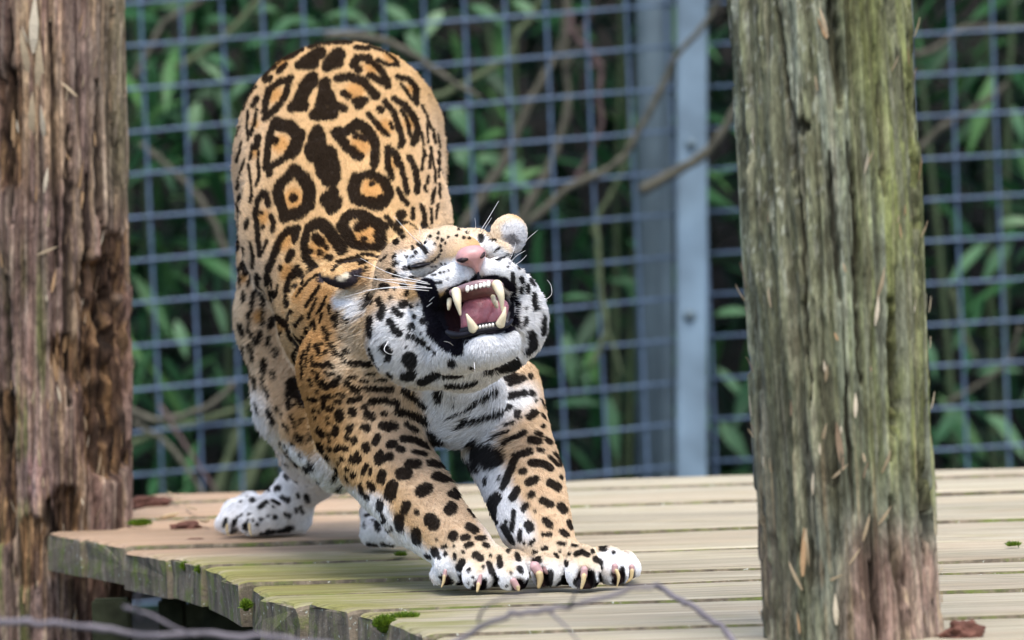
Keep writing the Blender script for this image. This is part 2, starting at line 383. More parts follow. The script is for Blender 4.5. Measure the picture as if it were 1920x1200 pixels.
def paint_right(px, py, plate, lvl, fib, deep, rot, q, s):
    c = np.ones(px.shape + (3,)) * np.array((0.195, 0.20, 0.125))
    n = fbm(q(5, 3, 1), 4, s + 50); n2 = fbm(q(20, 6, 1), 3, s + 51)
    c = blend(c, (0.25, 0.27, 0.20), sstep(0.45, 0.62, n))
    edge = sstep(1520, 1680, px - (py - 300) * 0.045)
    c = blend(c, (0.215, 0.235, 0.085), np.clip(edge * 0.9 * sstep(0.3, 0.55, n2) + 0.15 * sstep(0.5, 0.7, n2), 0, 1) * sstep(1000, 850, py))
    warp = 0.5 * fbm(q(6, 6, 2), 2, 3)[..., None]; gate = sstep(1640, 1470, px) * sstep(720, 380, py)
    scr = np.maximum(sstep(0.022, 0.006, np.abs(fbm(q(17, 20, 4) + warp, 1, s + 61) - 0.5)), sstep(0.02, 0.006, np.abs(fbm(q(24, 12, 9) - warp, 1, s + 66) - 0.5))) * gate
    c = blend(c, (0.50, 0.52, 0.42), scr * 0.85)
    dk = sstep(650, 800, py) * sstep(1620, 1480, px) * sstep(0.38, 0.6, n); c = blend(c, (0.10, 0.10, 0.095), dk * 0.75)
    pk = sstep(930, 1080, py + 120 * (n2 - 0.5)) * sstep(1560, 1640, px + 90 * (n - 0.5)); c = blend(c, (0.36, 0.235, 0.19), pk * 0.9)
    pb = sstep(880, 1050, py) * sstep(1500, 1440, px) * sstep(0.4, 0.6, n2); c = blend(c, (0.21, 0.15, 0.115), pb * 0.7)
    c = blend(c, (0.46, 0.36, 0.22), sstep(0.62, 0.70, n2) * sstep(650, 950, py) * 0.6)
    n4 = fbm(q(60, 6, 3), 3, s + 95); c = blend(c, (0.46, 0.42, 0.30), sstep(0.60, 0.68, n4) * 0.3); c = blend(c, (0.06, 0.06, 0.04), sstep(0.42, 0.34, n4) * 0.4); c = c * (0.80 + 0.2 * lvl[..., None])
    c = blend(c, (0.035, 0.025, 0.015), np.clip(deep * 0.75 + rot * 0.5, 0, 1))
    return c
def paint_left(px, py, plate, lvl, fib, deep, rot, q, s):
    c = np.ones(px.shape + (3,)) * np.array((0.20, 0.122, 0.096))
    n = fbm(q(5, 3, 1), 4, s + 50); n2 = fbm(q(18, 5, 1), 3, s + 51)
    c = blend(c, (0.25, 0.17, 0.14), sstep(0.42, 0.65, n))
    c = blend(c, (0.19, 0.165, 0.095), sstep(150, 225, px) * sstep(500, 300, py) * 0.8)
    c = blend(c, (0.15, 0.17, 0.055), sstep(0.46, 0.60, fbm(q(8, 3.2, 7), 3, s + 70)) * sstep(380, 620, py) * sstep(150, 60, px) * 0.85)
    ex = sstep(70, 22, np.abs(px - 72 - (py - 150) * 0.05)) * sstep(420, 260, py + 120 * (n2 - 0.5)); c = blend(c, (0.58, 0.40, 0.25), ex * sstep(0.32, 0.52, n2))
    c = blend(c, (0.50, 0.35, 0.22), sstep(0.60, 0.68, n2) * 0.75)
    c = blend(c, (0.34, 0.21, 0.20), sstep(860, 900, py + 40 * n) * sstep(960, 920, py) * sstep(120, 60, px) * 0.7)
    n4 = fbm(q(60, 6, 3), 3, s + 95); c = blend(c, (0.46, 0.36, 0.28), sstep(0.60, 0.68, n4) * 0.5); c = blend(c, (0.05, 0.032, 0.025), sstep(0.42, 0.34, n4) * 0.6); c = c * (0.78 + 0.24 * lvl[..., None])
    n3 = fbm(q(80, 10, 5), 3, s + 90); c = blend(c, (0.095, 0.05, 0.026), rot * 0.8); c = blend(c, (0.40, 0.24, 0.12), rot * sstep(0.56, 0.64, n3) * 0.8); c = blend(c, (0.02, 0.012, 0.008), rot * sstep(0.46, 0.38, n3) * 0.8)
    c = blend(c, (0.30, 0.17, 0.08), rot * sstep(0.60, 0.70, n2) * 0.9)
    c = blend(c, (0.02, 0.013, 0.009), deep * 0.8)
    return c
cr_r = [(13, 0.022, [(1558, -20), (1562, 60), (1572, 130), (1578, 200)]), (7, 0.014, [(1556, 290), (1560, 400), (1568, 480), (1576, 560)]),
        (5, 0.010, [(1455, 0), (1480, 200), (1500, 420), (1512, 600), (1520, 760)]), (5, 0.010, [(1590, 270), (1604, 420), (1606, 560), (1612, 720)]),
        (9, 0.012, [(1672, 930), (1680, 1020), (1688, 1100), (1700, 1210)]), (9, 0.016, [(1668, 560), (1674, 680), (1680, 760), (1672, 860)]),
        (8, 0.010, [(1722, 850), (1736, 960), (1738, 1060)]), (5, 0.01, [(1585, 700), (1590, 820), (1600, 960)]), (6, 0.01, [(1640, 90), (1655, 240), (1660, 370)]),
        (6, 0.009, [(1630, 1060), (1640, 1130), (1648, 1210)]), (4, 0.008, [(1700, 60), (1712, 300), (1716, 480)])]
ho_r = [(20, 0.004, [(1510, 1030), (1530, 1080)]), (14, 0.012, [(1503, 236), (1504, 240)]), (14, 0.003, [(1545, 700), (1560, 900)])]
cr_l = [(9, 0.016, [(128, 240), (127, 420), (126, 600), (130, 760)]), (7, 0.014, [(160, 330), (165, 480), (160, 620), (165, 790)]), (6, 0.012, [(95, 40), (102, 260), (108, 500)]),
        (10, 0.018, [(195, 430), (200, 560), (205, 700), (198, 860)]), (8, 0.014, [(18, 20), (14, 300), (20, 420)]), (5, 0.01, [(185, 150), (182, 300), (188, 420)]),
        (12, 0.02, [(92, 940), (98, 1010), (100, 1080)]), (5, 0.01, [(208, 20), (214, 200), (220, 420)]), (8, 0.014, [(10, 520), (15, 720), (6, 940)])]
ho_l = [(38, 0.022, [(185, 520), (205, 640), (200, 760), (205, 860)]), (30, 0.016, [(120, 660), (150, 690)]), (26, 0.014, [(122, 940), (128, 990)]),
        (22, 0.012, [(18, 150), (16, 330)]), (22, 0.010, [(60, 990), (50, 1080)]), (16, 0.010, [(215, 450), (222, 540)]), (20, 0.012, [(10, 760), (8, 1000)])]
def axis_pts(x0, y0, x1, y1, d): return P(x0, y0, d), P(x1, y1, d)
RPOST, RW, RPX = build_post('timber_post', 'splintered grey-green timber post in front of the deck', axis_pts(1537, 0, 1597, 1200, 5.28),
    lambda z: 0.0895 + 0.0 * z - 0.0015 * np.sin(z * 9), -0.64, 1.6, paint_right, cr_r, ho_r, 3)
LPOST, LW, LPX = build_post('timber_post', 'flaking brown-purple timber post with rotten hollow behind the deck corner', axis_pts(86, 0, 96, 1000, 7.56),
    lambda z: 0.116 + 0.0 * z + 0.002 * np.sin(z * 7), -0.64, 1.6, paint_left, cr_l, ho_l, 9, 300, 520)

# loose splinters standing off the posts, each a part
def splinter_mesh(k, mat):
    r = random.Random(k); V = []; n = 5
    for i in range(n):
        t = i / (n - 1); w = 0.5 * math.sin(math.pi * (0.12 + 0.86 * t)) * (0.9 + 0.3 * r.random()); b = 0.10 * math.sin(t * 2.2 + k)
        V += [(-w * 0.16, b, t), (w * 0.16, b + 0.02, t), (w * 0.03, b - 0.10 * w, t)]
    F = []
    for i in range(n - 1):
        for a in range(3): F.append((i * 3 + a, i * 3 + (a + 1) % 3, i * 3 + 3 + (a + 1) % 3, i * 3 + 3 + a))
    F += [(2, 1, 0), (n * 3 - 3, n * 3 - 2, n * 3 - 1)]
    me = bpy.data.meshes.new('splinter'); me.from_pydata(V, [], F); me.materials.append(mat); me.update(); return me
SPL = [splinter_mesh(k, plain('splinter_wood', c, 0.8, 0.2, 0.3, 60)) for k, c in enumerate([(0.46, 0.36, 0.23), (0.52, 0.45, 0.33), (0.36, 0.23, 0.12), (0.24, 0.17, 0.11)])]
def splinters(root, W, pxs, spots, seed, nrand):
    r = random.Random(seed); px, py = pxs; ns, nth, _ = W.shape
    fl = W.reshape(-1, 3); fx, fy = px.ravel(), py.ravel()
    front = (fl[:, 1] < np.median(fl[:, 1]))
    cx = fl[:, :2].mean(0)
    lst = [(x, y, l, tl, k) for x, y, l, tl, k in spots]
    lim = (fx[front].min(), fx[front].max())
    for _ in range(nrand): lst.append((r.uniform(lim[0] + 12, lim[1] - 12), r.uniform(10, 1190), r.uniform(12, 40), r.gauss(0, 9), r.choice((0, 1, 2, 3, 3))))
    fi = np.where(front)[0]
    for x, y, l, tl, k in lst:
        j = fi[np.argmin((fx[fi] - x) ** 2 + (fy[fi] - y) ** 2)]; p = fl[j]; d = dep(p); L = l * d / FPX
        row = j // nth; c = W[row].mean(0); out = Vector(p - c).normalized()
        o = bpy.data.objects.new('splinter', SPL[k]); link(o); o.parent = root
        up = Vector((0, 0, 1)); side = up.cross(out).normalized()
        tilt = math.radians(tl); zd = (up * math.cos(tilt) + side * math.sin(tilt) + out * r.uniform(0.05, 0.45)).normalized()
        xd = zd.cross(-out).normalized(); yd = zd.cross(xd)
        wd = max(L * r.uniform(0.6, 1.0), 0.016)
        M = Matrix((xd * wd, yd * wd, zd * L)).transposed().to_4x4(); M.translation = Vector(p) - zd * L * 0.35 + out * 0.0015
        o.matrix_parent_inverse = Matrix.Translation(-Vector(root.location)); o.matrix_basis = M
splinters(RPOST, RW, RPX, [(1548, 50, 60, -14, 0), (1620, 315, 45, 5, 1), (1628, 300, 40, 14, 0), (1645, 540, 70, 4, 0), (1640, 590, 60, 8, 1), (1708, 585, 46, 22, 1), (1550, 705, 40, 12, 0),
    (1546, 690, 36, -12, 1), (1602, 765, 48, 2, 1), (1575, 850, 90, -6, 3), (1572, 885, 44, 50, 0), (1448, 880, 40, 30, 0), (1440, 890, 34, 42, 0), (1526, 912, 44, 6, 1), (1655, 875, 60, 8, 0),
    (1545, 820, 44, 20, 0), (1655, 975, 44, 30, 0), (1620, 1000, 60, 12, 0), (1515, 1040, 80, 6, 0), (1560, 1090, 48, 68, 0), (1600, 1050, 40, 34, 0), (1545, 60, 44, -22, 2), (1497, 1090, 60, -16, 0),
    (1508, 1050, 90, 3, 2), (1398, 520, 50, -14, 3), (1412, 770, 40, -10, 1), (1405, 690, 36, -35, 3), (1700, 110, 36, -10, 2), (1672, 130, 40, 8, 0), (1570, 1150, 60, 0, 1)], 5, 40)
splinters(LPOST, LW, LPX, [(52, 110, 90, -6, 0), (64, 60, 110, 4, 1), (75, 150, 120, 2, 0), (62, 230, 90, 6, 0), (80, 240, 70, -4, 1), (130, 170, 46, -50, 0), (95, 35, 40, 60, 0), (85, 345, 50, 10, 1),
    (90, 420, 46, 10, 0), (85, 470, 44, 70, 0), (98, 530, 44, 12, 2), (165, 585, 46, 12, 1), (110, 745, 36, -12, 1), (160, 795, 36, -22, 0), (192, 880, 50, 5, 0), (195, 895, 44, -20, 0), (200, 470, 60, 4, 3),
    (150, 340, 70, 4, 2), (152, 370, 60, 8, 2), (130, 640, 70, 10, 2), (105, 700, 60, -6, 2), (20, 330, 60, 5, 2), (12, 250, 70, 2, 2), (245, 690, 30, -30, 0), (60, 750, 40, 16, 0), (228, 905, 36, 20, 3), (215, 500, 60, 3, 3), (205, 560, 70, -3, 3)], 6, 60)
# ------------------------------------------------------------------ wire fence
M_WIRE = plain('galvanised_wire', (0.085, 0.13, 0.20), 0.5, 0.5, 0.25, 60, 0, 0.2)
M_STEEL = plain('galvanised_steel', (0.165, 0.235, 0.29), 0.5, 0.5, 0.34, 6, 0.25, 0.2)
M_STEEL2 = plain('weathered_steel', (0.10, 0.14, 0.16), 0.6, 0.4, 0.25, 7, 0.2, 0.2)
def mesh_panel(label, corner, nv, nh, u0, v0, du, dv, umax, vrange, UMIN, rw=0.0037):
    """corner(u, v) gives a point of the tilted panel; wires every du, dv"""
    root = thing('wire_fence', label, 'fence', tuple(corner(0.5, vrange[1])), 'wire mesh panels')
    for k in range(nv):
        u = u0 + du * k
        if u > umax: break
        pts = [corner(u, vrange[0] + (vrange[1] - vrange[0]) * t) + np.array([0.0012 * math.sin(9 * t + k), 0.0035, 0]) for t in np.linspace(0, 1, 9)]
        mesh_obj('wire', *tube(pts, rw, 8), M_WIRE, root)
    for k in range(nh):
        v = v0 + dv * k
        pts = [corner(umax * t, v) + np.array([0, -0.003, 0.0012 * math.sin(11 * t + 2 * k)]) for t in np.linspace(UMIN / umax, 1, 15)]
        mesh_obj('wire', *tube(pts, rw, 8), M_WIRE, root)
    return root
# left panel: measured on the photograph at two columns, 8.9 m away on the left and 9.1 m on the right
def left_corner(u, v):       # u = cells from the left wire, v = cells from the topmost measured wire
    x = 267 + u * 75.6 + v * 3.6; d = 11.95 + 0.022 * u
    y = (85 + 80.2 * v) + ((15 + 78.6 * v) - (85 + 80.2 * v)) * (u / 12.0)
    return P(x, y, d)
mesh_panel('square wire mesh panel behind the jaguar, left of the steel post', left_corner, 30, 20, -14, -4, 1, 1, 13.2, (-5, 13.5), -14.3)
def right_corner(u, v):
    x = 1332 + u * 78.5 + v * 2.9; d = 12.25 + 0.005 * u
    return P(x, 84 + 78 * v - u * 4.1, d)
mesh_panel('square wire mesh panel right of the steel post', right_corner, 26, 20, -0.25, -4, 1, 1, 20.0, (-5, 13.5), -0.4)

def steel_post(label, xa, xb, d, mat, bolts, shape):
    root = thing('steel_post', label, 'post', tuple(P((xa + xb) / 2, 1500, d)), None)
    c0, c1 = P((xa + xb) / 2, -900, d), P((xa + xb) / 2, 1480, d); hw = (xb - xa) / 2 * d / FPX
    if shape == 'round': mesh_obj('tube', *tube([c0, (c0 + c1) / 2, c1], hw, 28), mat, root)
    else:
        bm = bmesh.new(); bmesh.ops.create_cube(bm, size=1)
        for v in bm.verts:
            c = c0 if v.co.z > 0 else c1
            v.co = Vector(c) + Vector((v.co.x * 2 * hw, v.co.y * 2 * hw, 0))
        bmesh.ops.bevel(bm, geom=bm.edges[:], offset=0.005, segments=3, affect='EDGES')
        me = bpy.data.meshes.new('tube'); bm.to_mesh(me); bm.free(); me.materials.append(mat)
        o = bpy.data.objects.new('tube', me); link(o, root); o.matrix_parent_inverse = Matrix.Translation(-Vector(root.location))
    for (bx, by, br) in bolts:
        p = P(bx, by, d - hw - 0.001); r = br * d / FPX; V = []; F = []
        for i, (rr, yy) in enumerate([(1.35, 0.001), (1.35, -0.002), (1.0, -0.002), (0.95, -0.008), (0.55, -0.011)]):
            V += [p + np.array([r * rr * math.cos(a), yy, r * rr * math.sin(a)]) for a in np.linspace(0, 2 * math.pi, 14, endpoint=False)]
        for i in range(4): F += [(i * 14 + k, i * 14 + (k + 1) % 14, i * 14 + 14 + (k + 1) % 14, i * 14 + 14 + k) for k in range(14)]
        F.append(tuple(56 + k for k in range(14))); mesh_obj('bolt', V, F, M_STEEL2, root)
    return root
steel_post('pale blue-grey square steel post with bolts between the mesh panels', 1268, 1325, 12.24, M_STEEL, [(1296, 271, 8), (1293, 592, 9)], 'box')
steel_post('dull grey-green round steel post just behind the mesh', 1192, 1256, 12.62, M_STEEL2, [], 'round')
steel_post('thin steel angle strip beside the round post', 1240, 1262, 12.42, M_STEEL2, [], 'box')

# ------------------------------------------------------------------ bamboo and undergrowth behind the fence
def leaf_material(name, a, b_, c):
    m, N, L, b = mat_new(name); tc = N.new('ShaderNodeTexCoord'); g = N.new('ShaderNodeNewGeometry'); oi = N.new('ShaderNodeObjectInfo')
    ad = N.new('ShaderNodeMath'); ad.operation = 'ADD'; L.new(g.outputs['Random Per Island'], ad.inputs[0]); L.new(oi.outputs['Random'], ad.inputs[1])
    fr = N.new('ShaderNodeMath'); fr.operation = 'FRACT'; L.new(ad.outputs[0], fr.inputs[0])
    r = ramp(N, [(0.0, a), (0.55, b_), (1.0, c)]); L.new(fr.outputs[0], r.inputs['Fac'])
    n = noise(N, L, tc.outputs['Object'], 40, 3)
    col = mixc(N, L, r.outputs[0], (0.75, 0.8, 0.7), curve01(N, L, n, 0.4, 0.7), 'MULTIPLY')
    L.new(col, b.inputs['Base Color']); b.inputs['Roughness'].default_value = 0.5; b.inputs['Specular IOR Level'].default_value = 0.3
    tr = N.new('ShaderNodeBsdfTranslucent'); L.new(col, tr.inputs['Color']); mx = N.new('ShaderNodeMixShader'); mx.inputs[0].default_value = 0.3
    L.new(b.outputs[0], mx.inputs[1]); L.new(tr.outputs[0], mx.inputs[2]); L.new(mx.outputs[0], N['Material Output'].inputs[0])
    return m
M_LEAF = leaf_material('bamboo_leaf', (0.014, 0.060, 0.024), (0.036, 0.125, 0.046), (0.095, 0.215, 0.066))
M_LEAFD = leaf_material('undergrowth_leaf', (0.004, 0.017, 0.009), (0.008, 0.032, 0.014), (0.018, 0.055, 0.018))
M_CULM = plain('bamboo_culm', (0.05, 0.075, 0.03), 0.5, 0.4, 0.3, 20)
M_BARK = plain('bare_stem_bark', (0.085, 0.08, 0.058), 0.8, 0.2, 0.35, 40, 0.4)
M_BARKR = plain('reddish_stem_bark', (0.095, 0.065, 0.06), 0.8, 0.2, 0.35, 40, 0.4)
M_BARKG = plain('green_stem_bark', (0.08, 0.10, 0.05), 0.7, 0.2, 0.3, 40, 0.3)
# one blade, unit length along +x, folded and drooping: 2 x 6 quads
LT = np.linspace(0, 1, 7)
LW_ = np.array([0.10, 0.62, 0.95, 1.0, 0.78, 0.42, 0.02])
def blade_arrays(w, droop):
    mid = np.stack([LT, 0 * LT, -droop * LT ** 2], -1)
    l = mid + np.stack([0 * LT, LW_ * w, 0.25 * LW_ * w], -1); r = mid + np.stack([0 * LT, -LW_ * w, 0.25 * LW_ * w], -1)
    V = np.stack([l, mid, r], 1).reshape(-1, 3); F = []
    for i in range(6):
        F += [(i * 3, i * 3 + 1, i * 3 + 4, i * 3 + 3), (i * 3 + 1, i * 3 + 2, i * 3 + 5, i * 3 + 4)]
    return V, np.array(F)
BV, BF = blade_arrays(0.085, 0.25)
def leaf_frames(n, rng, base_dir=None):
    """random orientations: blades spread outwards and hang a little"""
    az = rng.uniform(0, 2 * math.pi, n); el = rng.normal(-0.35, 0.55, n)
    X = np.stack([np.cos(az) * np.cos(el), np.sin(az) * np.cos(el), np.sin(el)], -1)
    up = np.stack([rng.normal(0, 0.45, n), rng.normal(-0.25, 0.45, n), np.ones(n)], -1)
    Y = np.cross(up, X); Y /= np.linalg.norm(Y, axis=1)[:, None]; Z = np.cross(X, Y)
    return X, Y, Z
def leaves_mesh(name, pos, size, rng, mat, parent=None):
    n = len(pos); X, Y, Z = leaf_frames(n, rng)
    V = pos[:, None] + size[:, None, None] * (BV[None, :, :1] * X[:, None] + BV[None, :, 1:2] * Y[:, None] + BV[None, :, 2:] * Z[:, None])
    Q = (BF[None] + (np.arange(n) * len(BV))[:, None, None]).reshape(-1, 4)
    return np_mesh(name, V.reshape(-1, 3), Q, mat, parent)
me_blade = bpy.data.meshes.new('leaf'); me_blade.from_pydata(BV.tolist(), [], BF.tolist()); me_blade.materials.append(M_LEAF)
me_blade.polygons.foreach_set('use_smooth', np.ones(len(BF), bool)); me_blade.update()
PLANTS = [(-1.66, 12.95, 2.9, 'tall bamboo clump behind the left timber post'), (-0.96, 12.75, 3.1, 'leafy bamboo clump behind the mesh at the far left of the jaguar'), (-0.56, 13.00, 3.1, 'bamboo clump showing over the rump of the jaguar'),
          (-0.11, 13.20, 3.0, 'bamboo clump behind the mesh right of the jaguar\'s back'), (0.29, 13.55, 2.9, 'bamboo clump behind the jaguar\'s upright ear'), (0.67, 13.45, 3.0, 'bamboo clump behind the pale steel post'),
          (1.14, 13.15, 2.9, 'bamboo clump at the right edge beyond the timber post'), (1.80, 13.30, 3.0, 'bamboo clump beyond the right end of the view')]
def bamboo(i, x, y, h, label):
    rng = np.random.default_rng(100 + i); root = thing('bamboo_plant', label, 'plant', (x, y, -0.6), 'bamboo behind the fence')
    tips = []; dense = [1.0, 1.5, 1.3, 0.75, 0.6, 0.55, 0.8, 0.8][i]
    for c in range(3):
        b = np.array([x + rng.normal(0, 0.10), y + rng.normal(0, 0.12), -0.62]); lean = rng.normal(0, 0.16, 2)
        pts = np.array([b + np.array([lean[0] * t * t * 1.6, lean[1] * t * t + 0.05 * t, (h + 0.6) * t]) for t in np.linspace(0, 1, 12)])
        mesh_obj('culm', *tube(pts, np.linspace(0.011, 0.004, 12), 7), M_CULM, root); tips.append(pts)
    n = int(520 * dense); k = rng.integers(0, 3, n); t = rng.beta(1.6, 1.0, n) * 11
    ti = np.minimum(t.astype(int), 10); fr = t - ti; A = np.array(tips)
    pos = A[k, ti] * (1 - fr)[:, None] + A[k, ti + 1] * fr[:, None] + rng.normal(0, 1, (n, 3)) * np.array([0.27, 0.18, 0.13])
    pos[:, 1] = np.maximum(pos[:, 1], 12.75)
    size = rng.uniform(0.13, 0.24, n)
    near = np.argsort(pos[:, 1] + 0.5 * np.abs(pos[:, 2] - 0.5))[:30]; rest = np.setdiff1d(np.arange(n), near)
    f = leaves_mesh('foliage', pos[rest], size[rest], rng, M_LEAF, root); f['kind'] = 'stuff'
    X, Y, Z = leaf_frames(len(near), rng)
    for j, q in enumerate(near):
        o = bpy.data.objects.new('leaf', me_blade); link(o, root); s = size[q] * 1.12
        M = Matrix((Vector(X[j]) * s, Vector(Y[j]) * s, Vector(Z[j]) * s)).transposed().to_4x4(); M.translation = Vector(pos[q])
        o.matrix_parent_inverse = Matrix.Translation(-Vector(root.location)); o.matrix_basis = M
for i, a in enumerate(PLANTS): bamboo(i, *a)
# the large blades one can tell apart: base, tip, half width (photo pixels), plant
BIG = [(300, 150, 260, 185, 17, 1), (365, 100, 420, 130, 17, 1), (345, 170, 300, 150, 14, 1), (455, 90, 500, 60, 16, 1), (380, 40, 430, 20, 16, 1), (300, 15, 345, -5, 16, 1), (410, 180, 370, 165, 13, 1), (250, 100, 290, 120, 13, 1), (470, 150, 430, 170, 13, 1), (520, 20, 470, 0, 16, 2), (600, 50, 550, 20, 16, 2), (680, 30, 620, 10, 14, 2), (760, 60, 800, 100, 14, 2), (260, 210, 290, 250, 13, 1),
       (372, 190, 352, 250, 16, 1), (300, 190, 350, 225, 18, 1), (300, 110, 350, 60, 16, 1), (410, 60, 350, 90, 15, 1), (440, 130, 400, 90, 16, 1), (330, 140, 270, 130, 14, 1), (470, 30, 420, 60, 14, 2), (560, 30, 500, 55, 15, 2),
       (390, 160, 440, 200, 15, 1), (280, 60, 250, 20, 14, 1), (340, 20, 300, 30, 10, 1), (270, 240, 300, 290, 14, 1), (380, 250, 400, 310, 14, 1), (420, 210, 440, 260, 12, 1), (300, 300, 330, 350, 12, 1), (640, 20, 700, 45, 14, 2), (720, 10, 780, 40, 14, 2),
       (830, 20, 790, 60, 16, 3), (880, 10, 940, 25, 15, 3), (960, 0, 1010, 20, 13, 3), (850, 280, 900, 300, 24, 3), (845, 200, 880, 230, 20, 3), (920, 310, 1000, 330, 22, 3), (870, 300, 960, 285, 16, 3), (980, 300, 940, 360, 14, 3),
       (1060, 625, 1075, 720, 16, 4), (1040, 760, 1120, 740, 14, 4), (1140, 740, 1160, 860, 15, 4), (1050, 560, 1110, 545, 10, 4), (1340, 590, 1400, 570, 13, 5), (1350, 790, 1400, 850, 18, 5), (1345, 690, 1400, 740, 12, 5), (1340, 330, 1380, 300, 12, 5),
       (1850, 455, 1770, 520, 15, 6), (1900, 450, 1840, 515, 16, 6), (1900, 200, 1925, 260, 14, 6), (1870, 420, 1930, 400, 14, 6), (1810, 760, 1742, 820, 17, 6), (1790, 775, 1850, 850, 13, 6), (1850, 780, 1920, 810, 17, 6), (1870, 800, 1930, 845, 14, 6), (1735, 640, 1760, 700, 13, 6), (1830, 700, 1910, 680, 12, 6),
       (330, 600, 350, 660, 13, 1), (270, 540, 300, 600, 11, 1), (400, 560, 430, 620, 11, 1), (250, 640, 270, 700, 10, 1)]
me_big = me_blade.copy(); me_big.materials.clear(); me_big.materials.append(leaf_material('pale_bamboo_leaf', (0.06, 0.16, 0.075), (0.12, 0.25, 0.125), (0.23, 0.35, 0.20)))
ROOTS = [o for o in scene.objects if o.name.startswith('bamboo_plant')]
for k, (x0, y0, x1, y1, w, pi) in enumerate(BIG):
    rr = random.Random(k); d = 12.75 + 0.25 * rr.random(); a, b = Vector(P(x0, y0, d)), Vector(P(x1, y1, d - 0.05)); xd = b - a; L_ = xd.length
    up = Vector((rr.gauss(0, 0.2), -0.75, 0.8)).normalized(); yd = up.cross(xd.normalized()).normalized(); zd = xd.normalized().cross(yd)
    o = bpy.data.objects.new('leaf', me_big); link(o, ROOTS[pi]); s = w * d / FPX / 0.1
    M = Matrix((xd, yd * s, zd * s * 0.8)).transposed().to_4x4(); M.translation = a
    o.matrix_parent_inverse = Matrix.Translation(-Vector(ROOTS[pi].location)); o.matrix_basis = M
rng = np.random.default_rng(5)
n = 15000
pos = np.stack([rng.uniform(-4.2, 4.2, n), rng.uniform(14.0, 17.0, n), rng.uniform(-0.6, 3.9, n)], -1)
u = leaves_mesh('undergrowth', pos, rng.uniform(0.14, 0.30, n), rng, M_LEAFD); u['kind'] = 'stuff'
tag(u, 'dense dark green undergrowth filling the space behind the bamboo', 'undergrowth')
n = 5200  # leaves above the frame, added to keep the grove below in shade
pos = np.stack([rng.uniform(-4.0, 4.0, n), rng.uniform(12.75, 16.6, n), rng.uniform(2.0, 3.9, n)], -1)
u = leaves_mesh('shading_canopy', pos, rng.uniform(0.16, 0.32, n), rng, M_LEAF); u['kind'] = 'stuff'
tag(u, 'unseen bamboo tops added overhead to shade the grove', 'foliage')

# bare stems and twigs threading the fence, traced with their own distance and thickness
def stem(name, label, px, t0, t1, d0, d1, mat, group=None, cat='vine', twigs=()):
    pts = np.array([P(x, y, d0 + (d1 - d0) * k / (len(px) - 1)) for k, (x, y) in enumerate(px)])
    s = spline(pts, max(8, 4 * len(px))); n = len(s); rr = np.random.default_rng(len(label) + abs(int(px[0][0])))
    s = s + rr.normal(0, 0.0012, s.shape)
    rad = np.linspace(t0, t1, n) / 2 * (d0 + d1) / 2 / FPX * (1 + 0.10 * rr.normal(0, 1, n))
    V, F = tube(s, np.abs(rad), 9); lo = s[np.argmin(s[:, 2])]
    root = thing(name, label, cat, tuple(lo), group)
    mesh_obj('bark', V, F, mat, root)
    for tw in twigs:
        q = np.array([P(x, y, (d0 + d1) / 2 - 0.01 * k) for k, (x, y) in enumerate(tw)]); q = spline(q, 10)
        V, F = tube(q, np.linspace(t1 * 0.4, t1 * 0.2, 10) * d1 / FPX, 6); mesh_obj('side_twig', V, F, mat, root)
    return root
GS = 'bare stems threading the fence'
stem('bare_vine', 'snapped greenish stick crossing in front of the pale steel post', [(1200, 358), (1260, 325), (1320, 290), (1348, 255), (1390, 190), (1430, 130)], 22, 15, 12.10, 12.05, M_BARK, GS)
stem('bare_vine', 'brown twig arching off the top of the jaguar\'s rump', [(610, 66), (700, 72), (760, 95), (820, 135), (870, 165), (902, 182)], 18, 7, 11.75, 11.75, M_BARK, GS)
stem('bare_vine', 'curved green-brown stem above and right of the rump', [(790, 190), (856, 165), (950, 109), (969, 64), (1000, 30), (1020, -40)], 14, 12, 12.45, 12.45, M_BARKG, GS)
stem('bare_vine', 'long slanting stem leftmost of those above the upright ear', [(860, 440), (924, 338), (961, 274), (988, 203), (1018, 150), (1058, 70), (1070, -60)], 22, 12, 12.50, 12.55, M_BARK, GS)
stem('bare_vine', 'bent stem rising straight to the top edge above the ear', [(960, 440), (1018, 338), (1044, 278), (1066, 191), (1059, 94), (1066, -60)], 20, 11, 12.45, 12.50, M_BARK, GS, twigs=[[(1062, 130), (1095, 60), (1100, -30)]])
stem('bare_vine', 'long thin stem slanting across the pale steel post to the top', [(985, 425), (1062, 356), (1130, 322), (1171, 292), (1201, 240), (1243, 161), (1269, 105), (1325, 38), (1360, -40)], 16, 10, 12.15, 12.05, M_BARK, GS)
stem('bare_vine', 'short slender stem just left of the round steel post', [(1110, 440), (1126, 398), (1156, 345), (1175, 285), (1182, 180)], 13, 8, 12.45, 12.45, M_BARKG, GS)
stem('bare_vine', 'knobbly reddish twig hanging left of the steel posts', [(1070, 20), (1078, 64), (1122, 116), (1126, 142), (1122, 188), (1128, 232), (1111, 278), (1085, 330), (1050, 370)], 13, 10, 12.35, 12.35, M_BARKR, GS, twigs=[[(1082, 66), (1105, 30), (1120, -5)], [(1122, 118), (1110, 124), (1104, 130)], [(1080, 62), (1065, 58), (1060, 66)]])
stem('bare_vine', 'pale stem slanting down between left post and rump', [(262, 270), (300, 300), (350, 345), (390, 400), (425, 480)], 12, 14, 12.35, 12.35, M_BARK, GS)
stem('bare_vine', 'arched tan stem low between left post and jaguar', [(236, 768), (288, 787), (347, 779), (397, 758), (440, 720)], 14, 12, 11.95, 11.95, M_BARK, GS)
stem('bare_vine', 'straight greenish stem crossing below the arched one', [(236, 838), (313, 804), (397, 783), (480, 755)], 12, 12, 12.45, 12.45, M_BARKG, GS)
stem('bare_vine', 'thin brown stick leaning to the deck left of the hind paw', [(250, 790), (313, 833), (367, 904), (390, 945)], 9, 8, 11.90, 11.85, M_BARK, GS)
